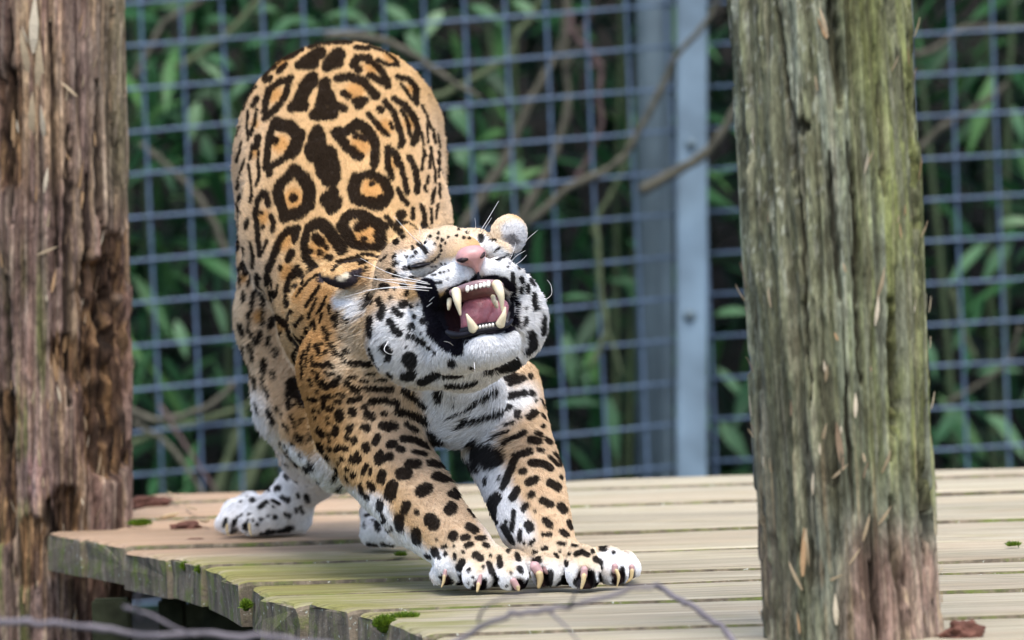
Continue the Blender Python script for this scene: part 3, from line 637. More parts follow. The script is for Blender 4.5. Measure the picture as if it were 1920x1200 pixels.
stem('bare_vine', 'thin purplish stick leaning to the deck left of the hind paw', [(300, 760), (318, 787), (355, 846), (410, 930)], 7, 7, 11.90, 11.85, M_BARKR, GS)
stem('bare_vine', 'thinner green cane behind the hind paw', [(404, 935), (420, 880), (438, 833), (458, 770)], 20, 15, 12.45, 12.45, M_BARKG, GS)
stem('bare_vine', 'thicker green cane behind the hind leg', [(450, 935), (480, 867), (505, 815), (540, 740)], 27, 22, 12.50, 12.50, M_BARKG, GS)
stem('bare_vine', 'upper bent stem at the right edge beyond the timber post', [(1690, 104), (1750, 94), (1803, 56), (1878, 52), (1960, 50)], 15, 12, 12.35, 12.35, M_BARK, GS)
stem('bare_vine', 'slanting stem under the bent one at the right edge', [(1700, 300), (1765, 240), (1829, 203), (1890, 158)], 14, 12, 12.40, 12.40, M_BARK, GS)
stem('bare_vine', 'short green stem right of the timber post at mid height', [(1784, 540), (1800, 600), (1830, 680)], 11, 12, 12.45, 12.45, M_BARKG, GS)
stem('bare_vine', 'thin brown stem low at the right edge', [(1770, 758), (1848, 713), (1893, 675), (1912, 610)], 10, 8, 12.45, 12.45, M_BARK, GS)
stem('bare_vine', 'hanging green stem right of the jaguar\'s cheek', [(1118, 420), (1121, 470), (1129, 568), (1137, 618), (1105, 695)], 11, 9, 12.15, 12.15, M_BARKG, GS, twigs=[[(1137, 618), (1150, 650), (1170, 710)]])
stem('bare_vine', 'dark stem crossing the mesh at the top left', [(250, 150), (292, 70), (313, 38), (376, 4), (420, -40)], 15, 12, 12.45, 12.45, M_BARK, GS)
stem('bare_vine', 'dark green stem slanting between the mesh wires at the top left', [(330, 130), (400, 85), (450, 40), (500, -20)], 15, 12, 12.55, 12.55, M_BARKG, GS)
# blurred twigs in front of the deck
M_TWIG = plain('grey_twig_bark', (0.135, 0.12, 0.13), 0.75, 0.3, 0.25, 40, 0.3)
GT = 'blurred twigs before the deck'
stem('bare_twig', 'blurred grey twig with a fork along the bottom left', [(-60, 1164), (40, 1166), (150, 1174), (250, 1187), (400, 1190), (520, 1196), (640, 1215)], 14, 11, 4.3, 4.3, M_TWIG, GT, 'twig', [[(232, 1138), (280, 1152), (330, 1178), (370, 1192)], [(262, 1160), (256, 1130), (262, 1105)]])
stem('bare_twig', 'blurred twig rising to a knee below the front paws', [(840, 1212), (908, 1173), (975, 1148), (1040, 1143), (1110, 1126), (1190, 1104), (1238, 1098)], 12, 8, 4.5, 4.5, M_TWIG, GT, 'twig', [[(896, 1165), (908, 1140), (950, 1119), (1010, 1112)], [(1029, 1146), (1062, 1176), (1090, 1210)], [(1066, 1140), (1076, 1118), (1090, 1088)]])
stem('bare_twig', 'blurred purple twig slanting to the bottom edge by the timber post', [(1232, 1097), (1262, 1116), (1297, 1138), (1345, 1171), (1385, 1210)], 11, 12, 4.90, 4.80, M_TWIG, GT, 'twig')

# ------------------------------------------------------------------ litter and moss on the deck
M_DUNG = plain('brown_bark_crumb', (0.11, 0.05, 0.035), 0.9, 0.2, 0.4, 90, 0.6)
M_STRAW = plain('dry_straw', (0.55, 0.42, 0.25), 0.8, 0.2, 0.2, 60)
def lump(name, label, px, py, w, h, mat, cat, seed, dz=0.0):
    c = G(px, py); d = dep(c); rx = w / 2 * d / FPX; rz = h * d / FPX; bm = bmesh.new(); bmesh.ops.create_icosphere(bm, subdivisions=4, radius=1)
    V = np.array([v.co[:] for v in bm.verts]); nn = fbm(V * 2.2 + seed, 4, seed)
    for v, k in zip(bm.verts, nn):
        q = np.array(v.co[:]) * (0.45 + 1.1 * k); v.co = Vector(c + q * np.array([rx, max(rz, rx * 0.6), rz]) + np.array([0, 0, rz * 0.35 - 0.003]))
    me = bpy.data.meshes.new(name); bm.to_mesh(me); bm.free(); me.materials.append(mat); o = bpy.data.objects.new(name, me); link(o)
    return tag(o, label, cat)
lump('bark_crumb', 'brown crumb of rotten bark near the hind paw', 350, 989, 58, 11, M_DUNG, 'bark', 3)
lump('bark_crumb', 'dark rotten bark piece lying by the left post', 278, 944, 76, 12, M_DUNG, 'bark', 5)
lump('bark_crumb', 'reddish brown lump at the foot of the right timber post', 1806, 1192, 76, 24, M_DUNG, 'bark', 8)
lump('bark_crumb', 'small brown flake in front of the hind paw', 366, 1009, 30, 3, M_DUNG, 'bark', 12)
def straw(label, pts, t):
    q = spline([G(x, y, 0.004 + 0.004 * k) for k, (x, y) in enumerate(pts)], 8)
    V, F = tube(q, np.array([0.3, 0.8, 1, 1, 1, 0.9, 0.6, 0.2]) * t / 2 * 0.00075, 6); o = mesh_obj('straw', V, F, M_STRAW); tag(o, label, 'straw', 'dry straw bits on the deck')
straw('pale curled straw at the back edge of the deck', [(314, 923), (326, 931), (345, 936)], 5)
straw('dry yellow leaf sliver beside the bark by the left post', [(300, 971), (318, 967), (336, 962)], 8)
straw('thin straw lying between left post and hind paw', [(348, 950), (360, 953), (372, 955)], 4)
straw('rust-coloured dry leaf bit left of the hind paw', [(374, 975), (384, 977), (394, 975)], 7)
M_MOSS = leaf_material('moss', (0.06, 0.10, 0.008), (0.12, 0.20, 0.015), (0.22, 0.32, 0.03))
def moss(label, c, rx, ry, rz, n, seed):
    """a cushion of short green fronds"""
    rg = np.random.default_rng(seed); a = rg.normal(0, 1, (n, 3)); a /= np.linalg.norm(a, axis=1)[:, None]; a[:, 2] = np.abs(a[:, 2]) * 0.9 - 0.15
    base = c + a * np.array([rx, ry, rz]) * rg.uniform(0.55, 1.0, (n, 1)); L = rg.uniform(0.003, 0.007, n)
    up = a + np.array([0, 0, 0.7]) + rg.normal(0, 0.4, (n, 3)); up /= np.linalg.norm(up, axis=1)[:, None]
    s = np.cross(up, rg.normal(0, 1, (n, 3))); s /= np.linalg.norm(s, axis=1)[:, None]
    V = np.stack([base - s * 0.0011, base + s * 0.0011, base + up * L[:, None]], 1).reshape(-1, 3); F = np.arange(3 * n).reshape(-1, 3)
    bm = bmesh.new(); bmesh.ops.create_icosphere(bm, subdivisions=3, radius=1)
    V2 = np.array([v.co[:] for v in bm.verts]); F2 = np.array([[v.index for v in f.verts] for f in bm.faces]); bm.free()
    V2 = c + V2 * np.array([rx, ry, rz]) * (0.55 + 0.5 * fbm(V2 * 3 + seed, 3, seed))[:, None]
    o = np_mesh('moss_cushion', np.concatenate([V, V2]), np.concatenate([F, F2 + len(V)]), M_MOSS, None, False)
    return tag(o, label, 'moss', 'moss cushions on the boards')
def mo(label, px, py, d, w, h, n, seed): moss(label, P(px, py, d), w * d / FPX, 0.012, h * d / FPX, n, seed)
mo('bright green moss cushion on a board end at the bottom', 722, 1172, dep(G(706, 1150)) - 0.02, 20, 20, 1500, 1)
mo('moss strip trailing along the board right of the bright cushion', 760, 1156, dep(G(760, 1158)), 26, 2, 500, 2)
mo('dark moss lump on the board end below the hind paw', 348, 1064, dep(G(349, 1044)) - 0.006, 8, 9, 500, 3)
mo('moss lump right of the dark one on the next board end', 374, 1070, dep(G(372, 1052)) - 0.006, 6, 7, 400, 4)
mo('round moss lump low on a middle board end', 462, 1137, dep(G(458, 1094)) - 0.006, 9, 12, 600, 5)
mo('moss tuft at the foot of the left timber post', 262, 982, dep(G(262, 985)), 22, 6, 900, 6)
mo('moss sliver in the gap beside the left foreleg', 752, 1041, dep(G(752, 1042)), 9, 1, 250, 7)
mo('moss sliver in a deck gap at the right edge', 1900, 1022, dep(G(1900, 1022)), 12, 1, 250, 8)
# ------------------------------------------------------------------ the jaguar: coat markings, plus shade of a shoulder fold and the foreleg gap painted black (zoomed photo windows: origin, scale, strokes "r x y x y ...")
COAT = {
 (430, 60, 4.571): """28 660 95 750 95 850 88|25 910 100 1030 95|28 600 150 520 180 480 235|26 330 250 300 330 310 420 350 410|14 440 170 350 215 330 250|24 480 300 430 350
55 770 195 650 270|45 610 295 720 290|62 930 210 860 290|45 840 310 930 280|28 1190 235 1090 240 1060 300 1110 340|26 1190 260 1290 330 1340 420 1350 480|24 1200 385 1270 425 1340 470
22 1090 145 1180 150|15 1200 130 1330 180 1420 250 1440 300|15 1270 250 1350 290 1430 300|26 530 410 440 440 350 500 320 600 310 700|26 520 420 490 540 450 620 370 700 310 755
58 700 430 640 520 590 640|40 720 400 720 450|42 540 660 640 650|48 820 450 810 560 770 700|52 740 720 880 720|32 880 640 980 670|34 860 540 890 640
34 930 410 1030 400 1130 430 1200 500 1250 560|26 980 540 1020 570|30 1080 610 1160 590 1110 650|52 400 800 520 830 600 900 570 1000 530 1060|28 370 830 340 950 325 1100 320 1180|32 380 940 400 950|26 520 1080 420 1130 330 1180
70 750 910 760 1000 800 1090|40 755 850|55 700 1010 720 1080|75 840 1060 860 1150|42 920 880 1010 860 1100 800 1180 850 1230 930|32 1250 960 1250 1080 1240 1150|36 940 910 1000 1000 1110 1080|26 1090 900 1160 930
18 1190 720 1250 790 1310 860 1360 900|30 1290 680|22 1330 610 1400 700 1450 830 1480 950 1460 990|16 1380 800 1390 840|24 1410 580 1500 640 1570 730 1610 850 1590 950 1570 970|13 1470 680 1520 780 1540 880 1570 960
22 1440 400 1540 420 1590 500 1600 620|14 1470 460 1540 560 1590 620|26 1360 1010 1420 1060 1450 1150|18 1350 1040 1350 1180|20 1540 1090 1580 1180|12 1660 1020 1680 1080|9 1740 850 1760 960|9 1720 1000 1740 1100|9 1650 640 1690 740 1720 830|8 1690 800 1700 960|8 1780 880 1800 1000|9 1640 880 1660 980|9 1790 1040 1800 1160|9 1740 1120 1750 1180
14 210 480 150 560 110 670|24 240 590 210 640|12 170 690 160 800 170 940|13 240 680 220 800 190 900|12 90 820 70 880|28 250 920 240 1000|13 200 990 190 1100|13 110 960 90 1050 70 1110|13 140 1110 110 1180|11 250 1170 260 1040""",
 (430, 290, 4.571): """100 820 40 850 150|80 870 220|72 850 400 890 430|45 890 340|50 880 480|52 560 150 640 220 690 320 680 450 600 520 480 550|40 530 190 450 260 420 330 440 430 470 520|36 550 390
46 1090 220 1060 310 1080 390 1180 420 1280 450|34 1110 200 1220 180 1320 240 1370 350 1320 430|20 1220 260|22 1290 380|26 340 130 350 180|28 1240 20 1240 90
46 690 640 780 600 860 660 930 750 980 820|34 670 680 650 780 680 900 730 970|34 750 720 800 760|22 790 850|18 720 840|20 860 880|18 850 800
42 970 600 1040 520 1150 530 1250 590 1330 640|46 970 610 1010 680 1050 740|30 1060 770 1160 800 1290 800|46 1300 690 1310 770|40 1110 630 1160 620|26 1170 740
22 300 340 250 420 235 530 250 650 260 750 270 870|24 320 350 340 440|18 360 540 390 610 380 670|13 330 760 290 860|17 285 520|17 300 640|30 590 650 500 680 440 740 410 830 360 950 330 1060|32 570 690 570 740|36 540 860 520 890|22 450 980
32 590 990 560 1040|20 620 1020 630 1090|18 520 1080 510 1160|18 570 1130|28 260 1060 250 1130|17 165 580 150 640|13 60 700 40 800|15 130 820 130 950|13 200 780 210 900 210 980|11 90 960 110 1050|13 130 80 90 200 70 290|11 170 100 190 240 195 330|19 195 370 190 410|13 260 120 260 200 240 280|9 60 420 110 520
21 1350 0 1360 120 1390 220|18 1420 20 1460 80 1500 240 1520 340|15 1440 310 1480 390 1520 440|21 1550 50 1590 150 1610 260 1600 330|40 1470 530|16 1350 550 1410 630 1500 710|24 1440 750|15 1570 480 1570 560|15 1640 440 1670 540 1670 640|9 1660 20 1640 150|10 1670 280 1680 330|9 1740 330 1730 430|8 1800 60 1790 200|8 1720 20 1710 130|8 1760 150 1760 260|9 1700 200 1690 260|8 1800 260 1795 380|8 1760 300 1740 420|9 1720 480 1730 600|8 1780 440 1770 560""",
 (420, 480, 6.0): """24 230 20 225 120|17 345 0 345 130|32 840 140 800 190|22 870 170 890 300|20 760 220 720 330 700 480 720 560 770 640|14 800 340|12 830 450 880 380 960 290 1080 200
28 400 240 390 340|15 360 380 345 480 340 600 300 660|19 310 640 315 800 370 920|26 380 940 420 920 440 840|15 440 470 460 580 470 680 460 760|36 530 420 580 430|13 620 330 610 420|17 240 390 240 490|9 190 230 200 340|9 290 210 290 340
30 560 700 600 680 650 720 690 770|20 550 740 550 780|20 635 860|19 530 900 530 970|24 590 1040 610 1090|24 200 750 240 870|20 310 980 340 1080 350 1140|13 230 1010 240 1100|30 500 130 490 310
17 1080 350 1000 470 930 580|18 890 690 810 790|15 830 1050 790 1110|12 1060 480 1000 600 960 700|13 1150 520 1100 610|12 1120 640 1090 740|9 1170 450 1060 640|15 1030 720 1040 830|14 980 800 1010 740|19 1140 800 1190 870 1190 930|15 1200 560 1200 640|28 1260 690|18 1310 640 1300 780
13 990 970 980 1050|19 1070 1000 1100 1100|21 1170 1070|22 1220 990 1290 1090|18 1350 1110 1370 1170|15 1130 980|13 940 820 930 900|12 890 920 860 1000|11 920 1060 890 1180|13 970 1080|14 1020 1140 1030 1190|36 1440 690|18 1350 890|15 1390 1040 1420 1060|22 1230 150 1300 80 1450 40 1620 60""",  # this window also holds the shoulder fold, its crease shade painted black
 (430, 660, 4.614): """22 320 50 320 150|11 310 200 330 300 350 360|15 390 150 400 200|17 235 190 250 280|11 240 400 270 480|17 350 480 390 580|11 420 460 470 520|9 140 90 150 180|32 560 240 600 320 660 440|22 530 270 540 380 540 460|15 560 540 620 620|11 655 580
15 480 600 550 650|26 620 700 660 720|24 560 750|15 490 840 540 900|24 570 950 640 990 730 950|16 720 900|14 640 860|28 780 790 800 830|22 850 900|26 920 1010 930 1060|26 500 1060 570 1100|18 420 1170|12 680 1150|13 770 1100|18 960 1170
11 740 40 750 110|10 640 30 640 220|9 690 20 680 120|19 780 100 830 110|19 870 90 910 120|22 1070 90 1220 100|9 740 155 770 160|9 840 168 860 168|9 880 188 910 180|9 960 200 980 208|10 1050 205 1110 210|9 1150 235 1200 235
17 780 190 770 230|13 710 240 720 280|32 820 265 850 285|27 940 245 910 270|25 1030 260|23 1080 300 1120 320|15 770 330|19 830 380 830 460|13 850 370 910 375|16 950 355 1000 365|15 930 420 970 415|18 1050 410 1140 390|15 700 390 760 400|24 890 475|37 965 520 965 550|33 1075 500 1075 520
13 740 490|13 790 500|13 755 555|12 860 560 870 600|25 930 640 925 690|25 1060 640 1040 660|23 1030 720|26 1090 750|27 1170 640 1200 650|19 770 660 820 700|13 870 700 880 750|28 1180 820|19 940 820 990 800 1020 820|20 880 820|28 1070 910 1120 910|20 1110 860|20 990 900|17 1190 970 1160 1030|13 1225 1000 1225 1040|23 1080 1040|17 1030 985|11 1010 1050 1030 1090|10 950 940""",
 (560, 640, 5.453): """9 700 320 790 325|11 800 385 900 390|24 690 465 800 470 960 480|33 760 600 860 590 1010 620|26 690 655|35 710 730 760 760|14 860 725 900 725|40 1030 700 1150 730 1310 790|27 1080 500 1180 560 1300 640|38 860 855 980 855|25 920 890|27 1110 840 1190 890|58 1370 930 1400 1000|36 1330 900
30 810 970 780 1030|34 690 1060 700 1090|35 930 1050 970 1040|28 1060 990 1190 1000 1290 1050|24 1020 1090 1060 1100|17 1170 1120 1270 1140|24 840 1130 800 1170|30 1430 520 1440 560|13 1600 600""",
 (620, 840, 5.0): """31 450 110 560 70|33 730 140 800 140|50 660 235 710 230|29 910 125 980 145|31 960 250 1050 275|15 990 90 1050 130|36 490 230 480 280|23 370 310 400 360|22 290 330 310 390 350 430|50 580 340 560 420|52 840 400 890 380|23 1110 425 1170 445|13 1160 340 1210 390|33 470 490 460 540|18 490 600 505 650
34 710 520 690 570|44 640 640 640 710|22 800 595|54 1110 570 1120 560|58 930 670 960 700|42 795 780 800 850|13 1280 550 1330 590|29 1290 730 1350 770|35 1140 830 1150 810|23 1240 840 1280 830|18 1370 840 1430 840|21 1270 910 1310 895|33 970 960 980 980|17 890 995|13 1430 900 1470 915|8 990 855""",
 (830, 680, 6.0): """24 60 240 200 240 380 200|18 490 85 590 70|38 680 50 830 10|22 700 170 800 130|31 740 220 880 160|26 970 130|33 740 370 900 330|31 980 330|15 1020 410|13 1080 390 1120 470|19 300 490 430 400 590 280|9 100 590 280 500|25 250 690 320 620 450 580 600 520 740 490|28 600 510 700 500|33 830 560 840 590|33 1010 550 960 600|18 1100 570 1130 600|19 1110 700|13 720 680 790 660
105 440 950 560 1000 630 1020|80 420 880|70 560 1080 660 990|58 400 1110|9 620 820 760 750|25 900 780 820 830 740 890|33 980 860 1060 870|22 1040 785 1090 800|25 1150 850 1190 880|33 830 1030 970 990|19 1070 970 1110 980|17 1190 1050 1280 1130|15 1240 1000 1330 1110|33 990 1120 1120 1130 1200 1170|28 830 1060 780 1150|30 180 1060 210 1150""",  # last stroke paints the shaded gap between the forelegs black
 (860, 860, 6.317): """32 640 80 600 180 550 290|18 545 300 530 340|58 460 430 400 520 410 620|40 420 440 370 500|27 390 660 420 720|34 530 790 570 880 620 960|17 560 730|18 640 990|18 340 180 320 250|11 510 190 490 230|31 750 150 770 140|37 830 270 900 240|15 1190 190 1210 210|39 1070 280 1170 330|29 850 425 870 415|33 700 360 640 460|33 990 480 1090 530|39 1200 550 1240 600|27 800 540 760 580|13 900 605
22 650 620 640 700 620 830|46 820 770 840 810|31 1020 720 1080 780|27 1300 740 1330 790|27 1220 850 1270 890|19 1000 885 1080 890|20 725 850 715 960|17 880 960 840 1000|13 770 980|11 1170 990 1260 1005|11 1340 1025 1390 1030|19 1000 1060 1040 1055|13 880 1100 920 1090""",
 (660, 390, 7.06): """24 900 490 1000 590|17 980 470|22 810 540|23 855 600|14 730 650 830 650|21 720 805 850 765 980 742|7 1000 745 1100 700 1180 620|15 1140 410|16 1200 430|15 1180 510|15 1190 570|14 1280 390|15 1390 370|19 1510 330|12 1040 380|13 1150 340|11 1240 470|10 1100 490|11 1420 290|12 1490 400
28 590 730 575 750|23 510 840 530 840|13 590 630 560 670|9 480 640 400 700|13 210 800 180 840|34 130 720 200 720|17 600 870|13 330 930|10 570 910 700 920|13 800 940 860 910|34 430 1040 490 1060|24 680 1030 710 1040|16 590 1080|13 770 1130 750 1150|26 280 1100 270 1180
9 1000 905 1110 880|9 1180 855|9 1230 845|8 1290 830|7 1080 770|7 1120 770|8 1190 745|8 1240 745|11 1190 980 1100 990 1000 970|9 1270 940|46 1000 1040 1030 1130 1100 1160|28 960 990""",
 (840, 390, 8.0): """27 270 380|14 130 420|15 240 450|14 320 460|13 160 330|11 10 440|24 470 420 490 500|14 600 490 700 500|9 690 650 760 610|9 760 765 830 750 880 705|12 920 830|10 880 880|22 965 990 970 1150|13 1070 1040 1080 1090|17 1150 1150|19 1230 1070 1260 1140|12 960 690 1040 750 1110 830""",
 (670, 530, 5.714): """22 160 110 170 200|14 125 240 120 290|32 260 190 270 220|35 300 270 270 360|17 390 160|13 560 110 540 140|23 500 250 540 220|19 590 250|25 420 290 480 340|19 630 355|12 655 235|15 705 395 720 430|25 590 450 600 475|35 380 410 430 500 470 520|21 560 555 610 560|27 670 600 710 625|17 760 675 800 680|19 845 715|32 160 380 160 440 160 530|44 310 680 360 720|30 350 790|74 580 790 590 820|53 540 975 590 965|43 1010 840|38 690 1045 760 1020 850 960|17 930 990 1130 980|22 350 960 370 990|12 150 680 180 800 240 900|8 540 665|8 700 525|26 980 1090 1120 1085""",
 (840, 500, 4.8): """16 650 100 650 130|13 635 190 635 220|17 695 160 695 220|21 750 250 750 370|14 740 130 760 170|13 670 370|15 670 460 650 510|23 830 450 840 580|38 730 600 750 680|28 760 700 700 740|30 575 500 575 550|38 480 900 600 850|17 350 930 430 920|16 200 895""",
 (400, 860, 7.5): """44 1060 220 1140 290|33 900 405 930 390|17 800 430|36 980 540 1050 560|15 850 600 930 630|19 1195 490 1205 520|35 1320 510 1350 570|19 1330 380|17 1170 680 1190 730|19 1240 660 1270 740|15 1000 750 1010 770|17 1070 770 1080 800|22 670 680 770 620|36 565 595|12 400 600 480 540|21 410 775|21 355 830|28 310 880|17 330 1000|17 785 800|23 865 810|21 685 845|21 635 915|13 520 775|13 570 860|11 850 680|24 190 850 160 930|24 460 920 450 970|46 800 1030 1050 985|28 1080 955 1130 960|30 700 1060 800 1050""",
 (790, 1000, 8.727): """52 210 270 220 310|19 60 330 120 360|13 340 220 400 200|17 530 200|19 380 340 400 310|19 280 390 290 380|25 540 340 545 390|19 680 300|52 890 350 970 390|18 1010 540|21 790 580 770 600|48 610 560 670 460|15 840 710|13 760 810|39 1280 400 1300 510|36 1100 480 1150 600 1240 720|22 1130 350|27 1420 280 1460 260|33 1550 340 1580 410|33 1600 570 1630 600|14 1460 630|19 1380 850|34 300 720|48 460 790|46 850 900|46 1020 780 1020 900|38 1640 800 1680 880""",
 (980, 1000, 8.727): """19 620 160 690 165|13 800 195 870 205|25 350 240|17 190 290|21 530 340 560 370|15 600 290|13 770 340|28 870 340 960 300 1060 350|44 1260 210 1330 240|29 1130 285|38 1180 410 1270 470|19 1470 310|38 200 430 270 430|58 440 650 430 800|66 900 780|60 1110 650 1150 800|28 850 800|29 1620 560 1640 680|36 1490 760|38 720 480|38 640 850 690 700|28 1280 560""",
 (680, 960, 12.0): """16 100 60 200 40|16 80 200 60 330|50 330 250 360 360|20 240 180 420 160|20 500 300 520 420|26 560 360|40 100 700 300 740|30 420 690 700 760|14 620 260 640 330""",
}
# base coat: (colour key, softness px, radius px, polyline px), painted in order
OCHRE, RICH, PALE, CREAM, WHITE, BLACK = (0.50, 0.33, 0.162), (0.44, 0.25, 0.10), (0.57, 0.42, 0.275), (0.64, 0.52, 0.375), (0.76, 0.765, 0.775), (0.004, 0.003, 0.0035)
INNER = (0.46, 0.25, 0.09)
ZONES = [
 (PALE, 90, 60, [(450, 250), (440, 450), (450, 650), (500, 780)]), (PALE, 60, 50, [(480, 520), (500, 640), (540, 760)]), (PALE, 60, 40, [(830, 250), (840, 400)]),
 (INNER, 9, 14, [(517, 182)]), (INNER, 9, 18, [(526, 274)]), (INNER, 9, 20, [(677, 274)]), (INNER, 9, 18, [(666, 174)]), (INNER, 9, 14, [(697, 130)]), (INNER, 9, 16, [(721, 242)]), (INNER, 9, 12, [(767, 235)]), (INNER, 9, 20, [(550, 377)]), (INNER, 9, 24, [(699, 358)]), (INNER, 9, 22, [(601, 465)]), (INNER, 9, 24, [(688, 443)]), (INNER, 9, 18, [(535, 456)]), (INNER, 9, 14, [(496, 412)]), (INNER, 9, 18, [(522, 115)]), (INNER, 9, 12, [(733, 110)]), (INNER, 9, 10, [(770, 170)]), (INNER, 9, 8, [(480, 235)]), (INNER, 9, 10, [(480, 290)]), (INNER, 9, 12, [(735, 310)]), (INNER, 9, 12, [(490, 590)]), (INNER, 9, 14, [(560, 555)]), (INNER, 9, 12, [(530, 610)]), (INNER, 9, 16, [(540, 510)]), (INNER, 9, 8, [(460, 520)]), 
 (CREAM, 26, 22, [(442, 560), (452, 680), (488, 770)]), (RICH, 30, 45, [(600, 560), (590, 640), (570, 700), (580, 780)]), (RICH, 40, 30, [(620, 700), (610, 820)]), (RICH, 22, 16, [(670, 520), (620, 600)]),
 (PALE, 40, 60, [(720, 760), (800, 880), (860, 980)]), (PALE, 30, 60, [(1000, 800), (1030, 900), (1045, 1000)]), (PALE, 20, 30, [(980, 700), (1010, 760)]),
 (PALE, 16, 40, [(840, 440), (800, 465), (740, 500), (720, 540)]), (CREAM, 10, 14, [(800, 445), (860, 435), (900, 440)]), (PALE, 12, 34, [(745, 490), (725, 540), (705, 570)]), (CREAM, 8, 14, [(925, 455), (960, 480), (990, 500)]),
 (CREAM, 22, 22, [(660, 580), (665, 640), (640, 690)]), (CREAM, 25, 30, [(820, 700), (700, 690)]),
 (WHITE, 26, 22, [(455, 740), (500, 810), (540, 860), (600, 890)]), (WHITE, 12, 20, [(590, 893), (640, 915), (700, 950)]), (WHITE, 14, 55, [(560, 905), (530, 940), (480, 975)]), (WHITE, 12, 40, [(440, 955), (430, 985), (560, 985)]), (WHITE, 10, 30, [(545, 850), (585, 880)]), (WHITE, 12, 36, [(700, 955), (700, 1000), (740, 1015)]), (WHITE, 10, 34, [(440, 945), (500, 940)]),
 (WHITE, 12, 13, [(690, 940), (760, 1005), (812, 1055)]),
 (WHITE, 16, 62, [(755, 640), (790, 670), (860, 690), (950, 670)]), (WHITE, 22, 44, [(748, 618), (740, 655)]), (WHITE, 14, 60, [(975, 560), (970, 620), (930, 670)]), (WHITE, 12, 30, [(1000, 520), (1005, 580)]),
 (WHITE, 12, 28, [(800, 590), (790, 625)]), (WHITE, 8, 26, [(805, 522), (850, 512), (875, 515)]), (WHITE, 8, 24, [(920, 500), (945, 505), (960, 520)]), (WHITE, 7, 15, [(755, 490), (785, 480), (800, 465)]), (WHITE, 6, 9, [(755, 517), (790, 511)]), (WHITE, 7, 9, [(770, 512), (800, 508)]), (WHITE, 8, 13, [(905, 455), (925, 470), (945, 480)]),
 (WHITE, 18, 60, [(850, 740), (900, 740), (860, 790)]), (WHITE, 14, 28, [(855, 800), (850, 850), (880, 880)]), (WHITE, 14, 42, [(900, 790), (900, 850), (925, 930), (960, 1000)]), (WHITE, 20, 24, [(940, 770), (980, 740)]),
 (WHITE, 12, 18, [(880, 830), (890, 900), (950, 1000)]), (CREAM, 16, 24, [(860, 1036), (940, 1044), (1040, 1036), (1120, 1042)]), (WHITE, 12, 30, [(820, 1062), (840, 1085), (930, 1092), (1000, 1082), (1100, 1090), (1180, 1078)]), (CREAM, 8, 12, [(897, 1062)]), (CREAM, 8, 12, [(955, 1064)]), (CREAM, 8, 12, [(1094, 1050)]), (WHITE, 10, 18, [(815, 1050), (830, 1085)]),
 (CREAM, 12, 30, [(1120, 1035), (1160, 1040), (1185, 1050)]), (WHITE, 8, 20, [(1140, 1050), (1188, 1060)]), (CREAM, 6, 34, [(945, 436), (960, 445)]), ((0.52, 0.52, 0.54), 7, 22, [(966, 436), (970, 462)]), (WHITE, 8, 14, [(640, 565), (680, 560), (670, 580)]), (CREAM, 8, 10, [(640, 553), (690, 545)]),
 ((0.030, 0.024, 0.028), 3, 9, [(603, 521), (618, 531), (640, 536), (662, 527), (674, 511)]), ((0.030, 0.024, 0.028), 3, 9, [(632, 526), (652, 521), (668, 513)]), ((0.62, 0.55, 0.42), 2, 5, [(637, 523), (651, 516)]), ((0.13, 0.125, 0.13), 5, 11, [(955, 444), (962, 452)]), ((0.55, 0.55, 0.56), 6, 10, [(948, 430), (966, 425)]),
 (BLACK, 3, 5, [(864, 1078), (862, 1110)]), (BLACK, 3, 5, [(931, 1082), (930, 1112)]), (BLACK, 3, 6, [(1061, 1078), (1062, 1108)]), (BLACK, 3, 5, [(1125, 1074), (1127, 1106)]), (BLACK, 3, 4, [(1168, 1068), (1170, 1098)]), (BLACK, 3, 3, [(466, 975), (464, 1004)]), (BLACK, 3, 3, [(440, 975), (436, 1000)]), (BLACK, 3, 6, [(992, 1086), (998, 1108)]), 
 ((0.035, 0.02, 0.02), 3, 9, [(835, 1082), (835, 1094)]), ((0.035, 0.02, 0.02), 3, 13, [(901, 1094), (901, 1106)]), ((0.035, 0.02, 0.02), 3, 12, [(972, 1094), (972, 1106)]), ((0.035, 0.02, 0.02), 3, 13, [(1016, 1078), (1016, 1090)]), ((0.035, 0.02, 0.02), 3, 17, [(1098, 1084), (1098, 1096)]), ((0.035, 0.02, 0.02), 3, 12, [(1157, 1076), (1157, 1088)]), ((0.035, 0.02, 0.02), 3, 8, [(1184, 1070), (1184, 1082)]), 
 ((0.03, 0.012, 0.014), 5, 44, [(850, 592), (885, 585), (912, 575)]), (WHITE, 8, 24, [(1012, 560), (1014, 620), (990, 670)]),
]
LIPS = [(20, [(800, 540), (808, 560), (815, 590)]), (11, [(893, 524), (868, 538), (848, 548), (838, 560)]), (8, [(893, 524), (925, 522), (945, 527), (957, 540)]), (17, [(806, 545), (814, 575), (818, 600), (828, 625)]), (14, [(806, 535), (815, 560)]), (15, [(828, 625), (845, 642), (858, 648)]),
        (9, [(840, 632), (868, 632), (900, 622), (930, 618), (955, 612)]), (6, [(956, 535), (961, 560), (960, 600)]), (10, [(812, 620), (840, 640)])]

